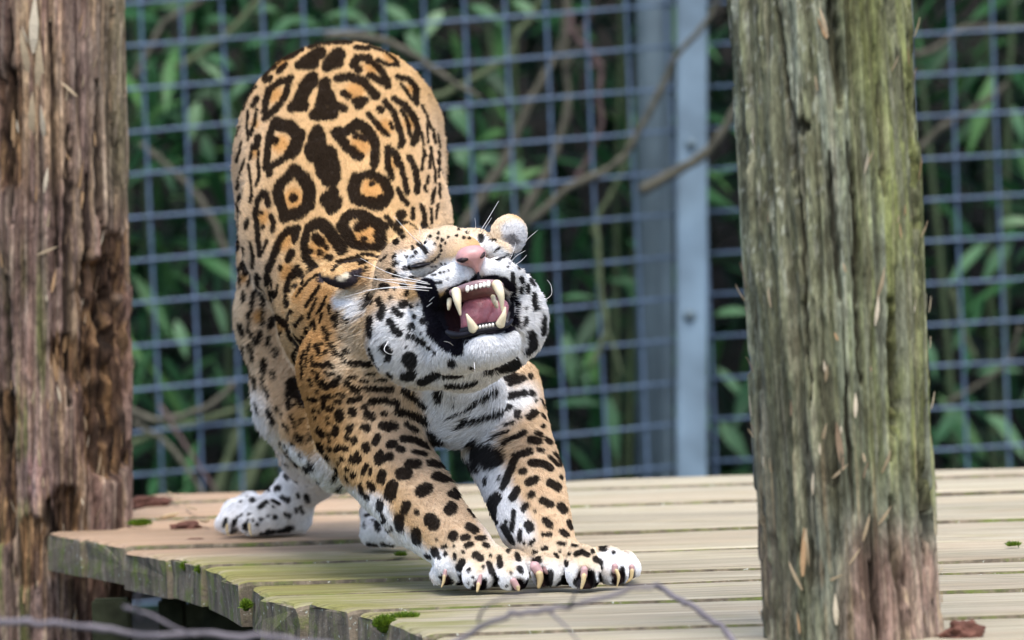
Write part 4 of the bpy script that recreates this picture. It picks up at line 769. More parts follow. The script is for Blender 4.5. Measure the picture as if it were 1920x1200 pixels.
# ------------------------------------------------------------------ body as a smooth union of tapered limbs, then one continuous surface
VOX = 0.003
LO, HI = np.array([-0.44, 5.84, -0.012]), np.array([0.20, 7.46, 0.74])
SH = np.ceil((HI - LO) / VOX).astype(int); FIELD = np.full(SH, 0.08, np.float32)
GX, GY, GZ = [(LO[i] + VOX * np.arange(SH[i])).astype(np.float32) for i in range(3)]
def _win(lo, hi):
    a = np.clip(np.floor((lo - LO) / VOX).astype(int), 0, SH); b = np.clip(np.ceil((hi - LO) / VOX).astype(int) + 1, 0, SH)
    return tuple(slice(int(p), int(q)) for p, q in zip(a, b))
def _grid(w): return GX[w[0]][:, None, None], GY[w[1]][None, :, None], GZ[w[2]][None, None, :]
def _smin(a, b, k):
    h = np.clip(0.5 + 0.5 * (b - a) / k, 0, 1); return b * (1 - h) + a * h - k * h * (1 - h)
def add_cone(a, ra, b, rb, k):
    a, b = np.asarray(a), np.asarray(b); R = max(ra, rb) + k + 0.02
    w = _win(np.minimum(a, b) - R, np.maximum(a, b) + R); x, y, z = _grid(w)
    ab = b - a; L2 = float(ab @ ab) + 1e-12
    t = np.clip(((x - a[0]) * ab[0] + (y - a[1]) * ab[1] + (z - a[2]) * ab[2]) / L2, 0, 1)
    d = np.sqrt((x - a[0] - t * ab[0]) ** 2 + (y - a[1] - t * ab[1]) ** 2 + (z - a[2] - t * ab[2]) ** 2) - (ra + (rb - ra) * t)
    FIELD[w] = _smin(FIELD[w], d.astype(np.float32), k)
def ell_dist(w, c, r, M):
    x, y, z = _grid(w); p = [x - c[0], y - c[1], z - c[2]]
    q = [sum(M[i][j] * p[j] for j in range(3)) / r[i] for i in range(3)]
    k0 = np.sqrt(q[0] ** 2 + q[1] ** 2 + q[2] ** 2); k1 = np.sqrt((q[0] / r[0]) ** 2 + (q[1] / r[1]) ** 2 + (q[2] / r[2]) ** 2) + 1e-9
    return (k0 * (k0 - 1) / k1).astype(np.float32)
def axes(rot):                        # turned in the view plane by rot degrees
    c, s = math.cos(math.radians(rot)), math.sin(math.radians(rot))
    return np.array([_r * c + _u * s, _f, -_r * s + _u * c])
def add_ell(px, py, d, rx, rz, ry, k, rot=0, sub=False):
    s = d / FPX; r = np.array([rx, ry, rz]) * s; c = P(px, py, d); R = r.max() + k + 0.015; w = _win(c - R, c + R)
    e = ell_dist(w, c, r, axes(rot))
    FIELD[w] = -_smin(-FIELD[w], e, k) if sub else _smin(FIELD[w], e, k)
def limb(pts, k):
    """pts: (px, py, distance, radius px)"""
    for (x0, y0, d0, r0), (x1, y1, d1, r1) in zip(pts[:-1], pts[1:]):
        add_cone(P(x0, y0, d0), r0 * d0 / FPX, P(x1, y1, d1), r1 * d1 / FPX, k)
def toe(px, yb, r, k, back, dx=0, lift=0):
    """a toe: knuckle behind, ball on the boards"""
    d = dep(G(px, yb)); limb([(px, yb - r, d, r), (px + dx, yb - r * 1.5 - lift, d + back, r * 0.95)], k)
# trunk
limb([(640, 275, 7.00, 196), (650, 430, 6.80, 188), (690, 580, 6.57, 160), (780, 700, 6.36, 140)], 0.03)
limb([(640, 290, 7.08, 170), (640, 420, 7.10, 150)], 0.03)
# haunches, hind legs
limb([(567, 330, 7.00, 126), (554, 600, 6.88, 104), (578, 755, 6.84, 90)], 0.025); limb([(573, 755, 6.84, 90), (595, 830, 6.98, 70), (590, 880, 7.14, 48)], 0.02)
limb([(590, 885, 7.14, 46), (535, 945, 7.17, 40)], 0.02)
limb([(707, 330, 7.04, 126), (725, 600, 7.0, 104), (730, 760, 6.95, 84), (735, 860, 7.05, 52), (712, 960, 6.90, 32)], 0.025)
limb([(610, 800, 6.72, 84), (650, 850, 6.55, 72)], 0.03)
# hind paws
limb([(545, 962, 7.17, 40), (480, 968, 7.16, 36)], 0.012); limb([(555, 975, 7.17, 24), (480, 980, 7.15, 24)], 0.01)
limb([(505, 968, 7.13, 32), (488, 973, 7.11, 30), (470, 980, 7.10, 23)], 0.006); limb([(470, 962, 7.17, 28), (448, 972, 7.16, 28), (430, 980, 7.15, 22)], 0.006); limb([(470, 948, 7.22, 26), (440, 960, 7.22, 22), (420, 982, 7.21, 18)], 0.006)
limb([(712, 960, 6.90, 32), (710, 990, 6.84, 33)], 0.012); limb([(704, 998, 6.82, 27), (750, 1002, 6.80, 26)], 0.01); limb([(700, 1000, 6.80, 25), (738, 1003, 6.78, 24)], 0.006)
# shoulders, neck, chest
limb([(640, 590, 6.44, 96), (720, 610, 6.30, 108), (810, 610, 6.20, 96)], 0.025)
limb([(655, 690, 6.30, 98), (688, 795, 6.31, 96), (722, 862, 6.27, 86)], 0.015)
limb([(722, 862, 6.27, 86), (790, 955, 6.16, 71), (866, 1028, 6.08, 54)], 0.006)
limb([(780, 700, 6.32, 110), (855, 745, 6.24, 92)], 0.02)
limb([(930, 735, 6.36, 84), (942, 805, 6.30, 84)], 0.014); limb([(942, 805, 6.30, 84), (980, 900, 6.20, 77), (1002, 977, 6.11, 68), (1020, 1010, 6.085, 56), (1032, 1034, 6.07, 48)], 0.003)
# front paws
limb([(866, 1028, 6.08, 54), (900, 1058, 6.04, 46)], 0.006); limb([(852, 1060, 6.06, 36), (960, 1066, 6.04, 36)], 0.008)
toe(832, 1102, 25, 0.004, 0.05, 14, 4); toe(897, 1111, 30, 0.004, 0.05, 2, 8); toe(962, 1112, 29, 0.004, 0.05, -8, 8); toe(985, 1066, 22, 0.006, 0.05, -8, 0)
limb([(1032, 1034, 6.07, 48), (1066, 1058, 6.04, 42)], 0.006); limb([(1040, 1064, 6.05, 34), (1140, 1058, 6.06, 34)], 0.006)
toe(1028, 1106, 32, 0.004, 0.05, 6, 6); toe(1094, 1109, 33, 0.004, 0.05, -4, 8); toe(1151, 1102, 28, 0.004, 0.05, -8, 6); toe(1180, 1089, 22, 0.004, 0.05, -10, 4)
# tail, hanging behind
limb([(650, 320, 7.22, 48), (640, 520, 7.34, 40), (630, 700, 7.37, 32), (640, 790, 7.39, 28)], 0.02)
# head: skull, cheeks, jaw, muzzle
HK = 0.012
add_ell(822, 538, 6.20, 118, 108, 130, 0.02, 12)
limb([(790, 520, 6.17, 84), (880, 505, 6.14, 70)], 0.015); limb([(836, 464, 6.16, 36), (892, 462, 6.15, 31)], 0.012)
add_ell(766, 622, 6.13, 82, 92, 90, HK, 10); add_ell(958, 590, 6.12, 65, 90, 78, HK, 8)
limb([(800, 650, 6.13, 78), (870, 660, 6.10, 66), (940, 640, 6.08, 56)], 0.02)
limb([(845, 660, 6.06, 42), (912, 648, 5.978, 40), (940, 643, 5.985, 35)], 0.008)
limb([(840, 470, 6.10, 46), (868, 480, 6.03, 34), (882, 487, 5.985, 26)], 0.012)
limb([(822, 548, 6.05, 36), (846, 532, 5.995, 32), (876, 516, 5.975, 20)], 0.008); limb([(955, 525, 6.06, 30), (938, 512, 6.01, 27), (910, 506, 5.98, 19)], 0.008)
limb([(790, 492, 6.08, 26), (815, 478, 6.07, 24)], 0.01); limb([(925, 468, 6.09, 20), (945, 474, 6.10, 18)], 0.01)
limb([(800, 560, 6.07, 34), (822, 620, 6.06, 36)], 0.01); limb([(968, 550, 6.07, 26), (968, 610, 6.06, 30)], 0.01)
# ears
add_ell(953, 441, 6.20, 35, 40, 20, 0.008, -22); add_ell(960, 445, 6.170, 25, 29, 24, 0.005, -22, True)
add_ell(652, 523, 6.240, 50, 19, 24, 0.006, -6); limb([(705, 520, 6.24, 32), (680, 522, 6.24, 24)], 0.008); limb([(712, 506, 6.26, 22), (640, 508, 6.28, 11)], 0.006)
# open mouth
add_ell(891, 577, 5.965, 52, 51, 110, 0.005, 8, True); add_ell(842, 590, 5.985, 28, 36, 60, 0.006, 8, True)
# pockets the claws come out of
for (x, y, d, rx, rz) in [(833, 1084, 6.032, 9, 14), (899, 1096, 5.968, 13, 16), (970, 1098, 5.962, 13, 15), (1014, 1080, 5.995, 15, 19), (1096, 1085, 5.952, 17, 22), (1155, 1078, 5.990, 12, 18), (1183, 1072, 6.070, 9, 13)]: add_ell(x, y, d, rx, rz, 17, 0.003, 0, True)
# flat soles
FIELD = np.maximum(FIELD, (0.003 - GZ)[None, None, :]).astype(np.float32)

def surface_nets(F):
    s = F < 0; a = s[:-1, :-1, :-1]; allv = a.copy(); anyv = a.copy()
    for i in (0, 1):
        for j in (0, 1):
            for k in (0, 1):
                c = s[i:s.shape[0] - 1 + i, j:s.shape[1] - 1 + j, k:s.shape[2] - 1 + k]; allv &= c; anyv |= c
    act = np.argwhere(anyv & ~allv); cid = np.full(anyv.shape, -1, np.int32); cid[tuple(act.T)] = np.arange(len(act))
    V = np.zeros((len(act), 3)); n = np.zeros(len(act)); off = [(i, j, k) for i in (0, 1) for j in (0, 1) for k in (0, 1)]
    val = {o: F[act[:, 0] + o[0], act[:, 1] + o[1], act[:, 2] + o[2]].astype(float) for o in off}
    for o in off:
        for ax_ in range(3):
            if o[ax_]: continue
            p = list(o); p[ax_] = 1; p = tuple(p); f0, f1 = val[o], val[p]; m = (f0 < 0) != (f1 < 0)
            t = np.where(m, f0 / np.where(m, f0 - f1, 1), 0); e = np.array(o, float)[None] + 0 * V; e[:, ax_] += t
            V[m] += e[m]; n += m
    V = LO + VOX * (act + V / n[:, None]); Q = []
    for ax_ in range(3):
        o1, o2 = [(1, 2), (2, 0), (0, 1)][ax_]; sl0 = [slice(1, -1)] * 3; sl0[ax_] = slice(0, -1); sl1 = list(sl0); sl1[ax_] = slice(1, None)
        A, B = s[tuple(sl0)], s[tuple(sl1)]; e = np.argwhere(A != B); ins = A[tuple(e.T)]
        e = e + np.array([0 if i == ax_ else 1 for i in range(3)])
        def cc(da, db):
            c = e.copy(); c[:, o1] -= da; c[:, o2] -= db; return cid[c[:, 0], c[:, 1], c[:, 2]]
        q = np.stack([cc(1, 1), cc(0, 1), cc(0, 0), cc(1, 0)], 1); q[~ins] = q[~ins][:, ::-1]; Q.append(q)
    return V, np.concatenate(Q)
BVERT, BQUAD = surface_nets(FIELD)
BQUAD = BQUAD[(BQUAD >= 0).all(1)]
# relax the voxel steps
_ed = np.concatenate([BQUAD[:, [0, 1]], BQUAD[:, [1, 2]], BQUAD[:, [2, 3]], BQUAD[:, [3, 0]]])
_cnt = np.bincount(_ed[:, 0], minlength=len(BVERT)) + np.bincount(_ed[:, 1], minlength=len(BVERT)) + 1e-9
for it in range(6):
    S = np.zeros_like(BVERT)
    for c in range(3): S[:, c] = (np.bincount(_ed[:, 0], BVERT[_ed[:, 1], c], len(BVERT)) + np.bincount(_ed[:, 1], BVERT[_ed[:, 0], c], len(BVERT))) / _cnt
    BVERT = BVERT + (0.55 if it % 2 == 0 else -0.35) * (S - BVERT)
_n = np.cross(BVERT[BQUAD[:, 2]] - BVERT[BQUAD[:, 0]], BVERT[BQUAD[:, 3]] - BVERT[BQUAD[:, 1]]); BNOR = np.zeros_like(BVERT)
for c in range(3):
    for k in range(4): BNOR[:, c] += np.bincount(BQUAD[:, k], _n[:, c], len(BVERT))
BNOR /= np.linalg.norm(BNOR, axis=1)[:, None] + 1e-12
# which vertices face the lens unhidden: a depth raster, used to drop the traced markings onto the skin
_px, _py, _pd = project(BVERT); RS = 4
def raster(step):
    W_, H_ = 1920 // step + 1, 1200 // step + 1; zb = np.full((H_ + 1, W_ + 1), 1e9)
    ix, iy = np.clip((_px / step).astype(int), 0, W_), np.clip((_py / step).astype(int), 0, H_); np.minimum.at(zb, (iy, ix), _pd); return zb, ix, iy
ZB, _ix, _iy = raster(RS); ZB2 = ZB.copy()
for dy in (-1, 0, 1):
    for dx in (-1, 0, 1): ZB2 = np.minimum(ZB2, np.roll(np.roll(ZB, dy, 0), dx, 1) + 0.004 * (abs(dx) + abs(dy)))
VIS = (_pd < ZB2[_iy, _ix] + 0.03) & ((BNOR * (CAM - BVERT)).sum(1) > -0.3)
from mathutils.bvhtree import BVHTree
SKIN = BVHTree.FromPolygons(BVERT.tolist(), BQUAD.tolist()); _co = Vector(CAM)
def drop(px, py):
    """place of a traced pixel on the skin; the nearest skin if it falls just outside"""
    v = Vector(P(px, py, 1.0) - CAM).normalized(); h = SKIN.ray_cast(_co, v)
    if h[0] is not None: return np.array(h[0])
    for r in (4, 8, 12, 18):
        for a in range(8):
            x, y = px + r * math.cos(a * 0.785), py + r * math.sin(a * 0.785); h = SKIN.ray_cast(_co, Vector(P(x, y, 1.0) - CAM).normalized())
            if h[0] is not None: return np.array(h[0])
    return None
WY = 0.13                             # depth counts less when a marking is measured: it wraps round the flank
def q3(p): return np.stack([p[..., 0], p[..., 1] * WY, p[..., 2]], -1)
def make_strokes():
    out = []
    for (ox, oy, sc), txt in COAT.items():
        for st in txt.replace('\n', '|').split('|'):
            v = [float(a) for a in st.split()]
            if len(v) < 3: continue
            pts = [(ox + v[i] / sc, oy + v[i + 1] / sc) for i in range(1, len(v), 2)]; out.append((v[0] / sc, pts))
    return out
def world_stroke(r, pts):
    dense = []
    for (a, b), (c, d) in zip(pts, pts[1:] or pts):
        n = max(1, int(math.hypot(c - a, d - b) / 8)); dense += [(a + (c - a) * t / n, b + (d - b) * t / n) for t in range(n)]
    dense.append(pts[-1]); w = [drop(x, y) for x, y in dense]; w = [x for x in w if x is not None]
    return (np.array(w), r * dep(w[0]) / FPX) if w else None
SPOTS = [(s[0], s[1] + (0.0014 if s[1] > 0.0035 and s[0][0][1] > 6.55 else min(0.0012, 0.0006 + 0.2 * s[1]))) for s in (world_stroke(r, p) for r, p in make_strokes()) if s]
LIPW = [s for s in (world_stroke(r, p) for r, p in LIPS) if s]
ZONEW = [(c, soft * 6.3 / FPX, world_stroke(r, p)) for c, soft, r, p in ZONES]
# the far side carries rosettes of its own
_hid = np.where(~VIS & (BVERT[:, 2] > 0.12) & (BVERT[:, 1] > 6.25))[0]; BACK = []; _taken = np.zeros((0, 3))
for j in RNG.permutation(_hid)[:5000]:
    p = BVERT[j]
    if len(_taken) and np.min(np.linalg.norm(_taken - p, axis=1)) < 0.062: continue
    if np.min(np.linalg.norm(BVERT[VIS][::40] - p, axis=1)) < 0.022: continue
    _taken = np.vstack([_taken, p]); nrm = BNOR[j]; a = np.cross(nrm, [0.1, 0.2, 1]); a /= np.linalg.norm(a); b = np.cross(nrm, a); R = RNG.uniform(0.016, 0.023); g0 = RNG.uniform(0, 6.3)
    for k in range(5):
        t = g0 + k * 1.2566; t2 = np.linspace(t, t + 0.85, 4); BACK.append((p + R * (np.cos(t2)[:, None] * a + np.sin(t2)[:, None] * b * 1.2), RNG.uniform(0.0045, 0.0065)))
    if RNG.random() < 0.6: BACK.append((p[None], 0.004))
class Prep:
    """points sorted once so that each marking only visits its neighbourhood"""
    def __init__(s, pts, aniso=True):
        s.an = aniso; s.q = q3(pts) if aniso else pts; s.order = np.argsort(s.q[:, 0]); s.qs = s.q[s.order]; s.xs = s.qs[:, 0].copy()
    def field(s, strokes, far=0.05, pad=0.02):
        out = np.full(len(s.q), far)
        for w, r in strokes:
            c = q3(w) if s.an else w; m = r + pad
            i0, i1 = np.searchsorted(s.xs, c[:, 0].min() - m), np.searchsorted(s.xs, c[:, 0].max() + m); sub = s.qs[i0:i1]
            k = np.where((np.abs(sub[:, 2] - (c[:, 2].min() + c[:, 2].max()) / 2) < m + np.ptp(c[:, 2]) / 2) & (np.abs(sub[:, 1] - (c[:, 1].min() + c[:, 1].max()) / 2) < m + np.ptp(c[:, 1]) / 2))[0]
            if not len(k): continue
            p = sub[k]; best = np.full(len(k), 1e9)
            for a, b in zip(c, c[1:] if len(c) > 1 else c):
                ab = b - a; t = np.clip((p - a) @ ab / (ab @ ab + 1e-12), 0, 1); best = np.minimum(best, ((p - a - t[:, None] * ab) ** 2).sum(1))
            ids = s.order[i0:i1][k]; out[ids] = np.minimum(out[ids], np.sqrt(best) - r)
        return out
def coat_colour(pts, nor):
    n = len(pts); c = np.ones((n, 3)) * np.array(OCHRE); A, B = Prep(pts), Prep(pts, False)
    big = fbm(pts * 22, 3, 4); fine = fbm(pts * 160, 2, 6)
    c = c * (0.90 + 0.25 * big)[:, None]
    low = sstep(0.30, 0.10, pts[:, 2]) * sstep(-0.2, -0.8, nor[:, 2]); c = blend(c, WHITE, low)        # white belly
    for col, soft, st in ZONEW:
        if st is None: continue
        f = A.field([(st[0], st[1] + soft)], 1.0, 0.002) + soft; c = blend(c, np.array(col), sstep(soft, -soft, f + 0.004 * (fine - 0.5)))
    sf = np.minimum(A.field(SPOTS), B.field(BACK)); edge = 0.0016 * (fine - 0.5)
    k = sstep(0.0009, -0.0009, sf + edge - 0.0001)
    halo = sstep(0.016, 0.002, sf) * 0.10; c = c * (1 - halo)[:, None] + c * np.array([1.02, 0.9, 0.7]) * halo[:, None]
    c = blend(c, BLACK, k * 0.97)
    lip = sstep(0.0008, -0.0008, A.field(LIPW)); c = blend(c, (0.012, 0.011, 0.016), lip)
    return c * (0.93 + 0.14 * fine)[:, None], k, lip

BCOL, BK, BLIP = coat_colour(BVERT, BNOR)
JAG = thing('jaguar', 'spotted jaguar bowing in a stretch on the deck with its mouth wide open', 'jaguar', (-0.1, 6.5, 0.0))
def skin_material(name, attr, rough, spec=0.06):
    m, N, L, b = mat_new(name); a = N.new('ShaderNodeAttribute'); a.attribute_name = attr
    L.new(a.outputs['Color'], b.inputs['Base Color']); b.inputs['Roughness'].default_value = rough; b.inputs['Specular IOR Level'].default_value = spec
    return m
M_SKIN = skin_material('jaguar_coat', 'coat', 0.7)
body = np_mesh('body', BVERT, BQUAD, M_SKIN, JAG)
_ca = body.data.color_attributes.new('coat', 'FLOAT_COLOR', 'POINT')
_ca.data.foreach_set('color', np.concatenate([BCOL, np.ones((len(BCOL), 1))], 1).astype(np.float32).ravel())

# ------------------------------------------------------------------ fur
# how the hair lies: photo place, distance, direction over the picture (dx, dy) and away from the lens (m), length mm
FLOW = [(640, 90, 6.9, 0, -60, .10, 11), (600, 200, 6.85, 0, -80, .08, 11), (520, 300, 6.9, -20, -60, .06, 11), (720, 250, 6.85, 20, -70, .08, 11), (620, 380, 6.7, 0, -80, .06, 11), (560, 450, 6.75, -30, -60, .05, 11), (700, 430, 6.7, 30, -60, .06, 11),
 (460, 350, 6.95, -40, 10, .06, 11), (820, 300, 7.0, 40, 0, .06, 11), (820, 420, 6.95, 40, 10, .06, 11), (445, 500, 6.9, -45, 30, .03, 13), (450, 640, 6.88, -45, 45, .03, 16), (480, 760, 6.85, -40, 60, .02, 20), (530, 850, 6.9, -20, 70, .02, 20), (620, 890, 6.6, -30, 60, .03, 20), (550, 640, 6.7, -30, 50, .04, 11), (520, 740, 6.75, -20, 60, .03, 14),
 (560, 930, 7.1, -30, 60, 0, 9), (480, 965, 7.1, -50, 25, 0, 7), (440, 980, 7.1, -40, 30, 0, 7), (715, 990, 6.8, -5, 40, 0, 7),
 (620, 560, 6.4, -60, -10, .05, 10), (600, 650, 6.3, -60, 30, .04, 10), (680, 720, 6.2, -50, 40, .03, 9), (600, 800, 6.3, -40, 60, .03, 12), (760, 720, 6.22, -40, 50, 0, 10), (740, 830, 6.2, 10, 70, -.02, 8), (800, 930, 6.1, 50, 60, -.02, 7), (690, 930, 6.25, -10, 60, .02, 13), (760, 1000, 6.15, 20, 60, 0, 11), (870, 1010, 6.05, 30, 50, -.03, 6),
 (850, 860, 6.2, 20, 60, 0, 16), (860, 770, 6.15, 0, 60, 0, 16), (905, 835, 6.2, -30, 30, 0, 26), (880, 800, 6.2, -40, 10, 0, 24), (960, 740, 6.28, 20, 60, 0, 10), (1000, 800, 6.22, 15, 70, 0, 8), (910, 900, 6.2, 10, 70, 0, 12), (1020, 900, 6.15, 10, 70, -.01, 7), (1010, 980, 6.05, 10, 60, -.03, 7), (1050, 1040, 6.0, 25, 40, -.03, 6),
 (850, 1070, 6.0, -10, 50, -.02, 4.5), (900, 1080, 5.97, 0, 50, -.02, 4.5), (960, 1080, 5.97, 5, 50, -.02, 4.5), (1030, 1075, 5.99, 0, 50, -.02, 4.5), (1095, 1080, 5.95, 0, 50, -.02, 4.5), (1160, 1070, 6.0, 20, 40, -.02, 4.5),
 (885, 470, 5.98, -10, -40, .04, 3), (840, 450, 6.07, -20, -40, .05, 6), (780, 470, 6.1, -50, -25, .05, 6), (720, 500, 6.15, -60, -5, .05, 8), (930, 455, 6.08, 30, -40, .05, 6), (850, 530, 5.97, -50, 15, .03, 4), (810, 560, 6.02, -50, 15, .03, 5), (930, 505, 5.98, 40, 15, .03, 4), (770, 540, 6.06, -60, 10, .04, 8), (720, 600, 6.07, -50, 40, .03, 10), (760, 660, 6.05, -35, 55, .02, 10), (840, 690, 6.05, -20, 60, .01, 12), (700, 560, 6.15, -60, 20, .04, 14), (700, 650, 6.1, -45, 45, .03, 14),
 (900, 650, 5.95, 0, 60, .01, 9), (940, 640, 5.96, 25, 50, .02, 9), (990, 560, 6.06, 55, 15, .03, 12), (1010, 600, 6.08, 50, 30, .03, 15), (985, 660, 6.08, 35, 50, .02, 14), (985, 500, 6.12, 45, -5, .04, 9), (960, 420, 6.17, 10, -40, .01, 4), (985, 445, 6.17, 35, -10, .01, 5), (955, 460, 6.15, 20, -30, -.02, 12), (640, 528, 6.22, -50, 0, .03, 3), (660, 560, 6.2, -40, 35, .02, 30)]
_fw = np.array([P(a[0], a[1], a[2]) for a in FLOW]); _fd = np.array([P(a[0] + a[3], a[1] + a[4], a[2] + a[5]) - P(a[0], a[1], a[2]) for a in FLOW]); _fd /= np.linalg.norm(_fd, axis=1)[:, None]; _fl = np.array([a[6] for a in FLOW]) / 1000
def fur(nvis, nhid):
    tri = np.concatenate([BQUAD[:, [0, 1, 2]], BQUAD[:, [0, 2, 3]]]); A, B, C = (BVERT[tri[:, i]] for i in range(3))
    area = 0.5 * np.linalg.norm(np.cross(B - A, C - A), axis=1); vis = VIS[tri].any(1)
    cen = (A + B + C) / 3; cx, cy, cdp = project(cen)
    mouth = (((cx - 893) / 62) ** 2 + ((cy - 582) / 50) ** 2 < 1.0) & (cdp < 6.12) & (cdp > 5.9)
    mouth |= (BLIP[tri].max(1) > 0.5) & (((cx - 893) / 70) ** 2 + ((cy - 582) / 56) ** 2 < 1.0)
    sole = cen[:, 2] < 0.006
    ear = (((cx - 638) / 40) ** 2 + ((cy - 527) / 13) ** 2 < 1.0) & (cdp < 6.3)
    area = area * ~mouth * ~sole * np.where(ear, 0.25, 1.0); P_, N_ = [], []
    head = (cdp < 6.16) & (cy < 720)
    for sel, n in ((vis, nvis), (~vis, nhid)):
        w = area * sel * np.where(head, 1.6, 1.0); k = RNG.choice(len(tri), n, p=w / w.sum()); u = RNG.random((n, 2)); f = u.sum(1) > 1; u[f] = 1 - u[f]
        b = np.stack([1 - u.sum(1), u[:, 0], u[:, 1]], 1)[..., None]; P_.append((BVERT[tri[k]] * b).sum(1)); N_.append((BNOR[tri[k]] * b).sum(1))
    R0, NN = np.concatenate(P_), np.concatenate(N_); NN /= np.linalg.norm(NN, axis=1)[:, None]; n = len(R0)
    D = np.zeros((n, 3)); L = np.zeros(n); Ws = np.zeros(n)
    for w_, d_, l_ in zip(_fw, _fd, _fl):
        q = 1.0 / (((R0 - w_) ** 2).sum(1) + 1.5e-4) ** 2.5; D += q[:, None] * d_; L += q * l_; Ws += q
    L /= Ws; D /= np.linalg.norm(D, axis=1)[:, None] + 1e-12
    D = D - NN * (D * NN).sum(1)[:, None]; dl = np.linalg.norm(D, axis=1)[:, None]; D = D / (dl + 1e-6)
    cl = np.stack([fbm(R0 * 70 + 9 * i, 2, 80 + i) - 0.5 for i in range(3)], -1) * 0.55
    D = D + cl + RNG.normal(0, 0.15, (n, 3)); L = L * 0.66 * RNG.uniform(0.6, 1.25, n)
    lift = 0.17 + 0.12 * sstep(0.009, 0.018, L) + RNG.normal(0, 0.07, n)
    d1 = D + NN * lift[:, None]; d1 /= np.linalg.norm(d1, axis=1)[:, None]; d2 = D + NN * (lift * 0.25 - 0.12)[:, None]; d2 /= np.linalg.norm(d2, axis=1)[:, None]
    pts = np.stack([R0 - NN * 0.0008, R0 + d1 * (L * 0.36)[:, None], R0 + d1 * (L * 0.55)[:, None] + d2 * (L * 0.15)[:, None], R0 + d1 * (L * 0.55)[:, None] + d2 * (L * 0.45)[:, None]], 1)
    pts[..., 2] = np.maximum(pts[..., 2], 0.002)
    col, k, lip = coat_colour(R0, NN); col = col * RNG.uniform(0.80, 1.18, (n, 1))
    rad = np.array([0.00038, 0.00036, 0.00026, 0.00006])[None] * np.where(L > 0.012, 0.9, 1.0)[:, None]
    cu = bpy.data.hair_curves.new('fur'); cu.add_curves([4] * n)
    cu.attributes['position'].data.foreach_set('vector', pts.astype(np.float32).ravel())
    ra = cu.attributes.get('radius') or cu.attributes.new('radius', 'FLOAT', 'POINT'); ra.data.foreach_set('value', rad.astype(np.float32).ravel())
    ca = cu.attributes.new('coat', 'FLOAT_COLOR', 'POINT'); c4 = np.concatenate([np.repeat(col, 4, 0), np.ones((4 * n, 1))], 1); ca.data.foreach_set('color', c4.astype(np.float32).ravel())
    m = skin_material('jaguar_fur', 'coat', 0.7, 0.0); cu.materials.append(m)
    o = bpy.data.objects.new('fur', cu); link(o, JAG); o.matrix_parent_inverse = Matrix.Translation(-Vector(JAG.location)); o['kind'] = 'stuff'
    return o
fur(420000, 60000)

# ------------------------------------------------------------------ face: nose, mouth, teeth, eyes, whiskers, claws
M_NOSE = plain('pink_nose_leather', (0.56, 0.29, 0.27), 0.42, 0.5, 0.12, 90, 0.25, 0, 0.15)
M_GUM = plain('pink_gum', (0.30, 0.19, 0.20), 0.25, 0.5, 0.15, 70, 0.1, 0, 0.2)
M_PAL = plain('mouth_roof', (0.17, 0.07, 0.065), 0.3, 0.5, 0.2, 120, 0.4, 0, 0.1)
M_TONG = plain('tongue', (0.36, 0.12, 0.14), 0.35, 0.5, 0.12, 220, 0.5, 0, 0.2)
M_LIP = plain('black_lip', (0.010, 0.009, 0.013), 0.55, 0.2, 0.3, 60, 0.2)
M_TOOTH = plain('ivory_tooth', (0.74, 0.64, 0.44), 0.25, 0.5, 0.08, 40, 0, 0, 0.1)
M_TOOTHW = plain('white_incisor', (0.80, 0.76, 0.68), 0.25, 0.5, 0.06, 40)
M_CLAW = plain('horn_claw', (0.55, 0.42, 0.22), 0.35, 0.5, 0.25, 60)
M_SHEATH = plain('claw_sheath', (0.50, 0.31, 0.30), 0.35, 0.4, 0.12, 60, 0, 0, 0.15)
M_DARK = plain('dark_hollow', (0.02, 0.009, 0.010), 0.5, 0.3, 0.3, 60)
M_WHISK = plain('white_whisker', (0.85, 0.85, 0.85), 0.3, 0.5, 0.05, 10)
M_EYE = plain('wet_eye_slit', (0.008, 0.006, 0.007), 0.4, 0.3, 0.2, 60)
def part_tube(name, pts, rads, mat, parent=JAG, n=14, sides=12, flat=None):
    """rounded tapering form through (px, py, d) with radii in photo pixels"""
    W = np.array([P(x, y, d) for x, y, d in pts]); s = spline(W, n) if len(W) > 2 else np.linspace(W[0], W[-1], n)
    r = np.interp(np.linspace(0, 1, n), np.linspace(0, 1, len(rads)), rads) * pts[0][2] / FPX
    e = np.array([0.0, 0.55, 0.85]); a = s[0] - (s[1] - s[0]) / (np.linalg.norm(s[1] - s[0]) + 1e-9) * r[0] * 0.9; b = s[-1] + (s[-1] - s[-2]) / (np.linalg.norm(s[-1] - s[-2]) + 1e-9) * r[-1] * 0.9
    s = np.vstack([a, a * 0.45 + s[0] * 0.55, s, b * 0.55 + s[-1] * 0.45, b]); r = np.concatenate([[r[0] * 0.15, r[0] * 0.8], r, [r[-1] * 0.8, r[-1] * 0.15]])
    V, F = tube(s, r, sides)
    return mesh_obj(name, V, F, mat, parent)
def part_ell(name, px, py, d, rx, rz, ry, rot, mat, parent=JAG, sub=3, bumpy=0.0):
    bm = bmesh.new(); bmesh.ops.create_icosphere(bm, subdivisions=sub, radius=1); s = d / FPX; A = axes(rot); c = P(px, py, d)
    for v in bm.verts:
        q = np.array(v.co[:]); v.co = Vector(c + A[0] * q[0] * rx * s + A[1] * q[1] * ry * s + A[2] * q[2] * rz * s)
    me = bpy.data.meshes.new(name); bm.to_mesh(me); bm.free(); me.materials.append(mat); me.polygons.foreach_set('use_smooth', np.ones(len(me.polygons), bool))
    o = bpy.data.objects.new(name, me); link(o, parent); o.matrix_parent_inverse = Matrix.Translation(-Vector(parent.location)) if parent.parent is None else Matrix.Identity(4); return o
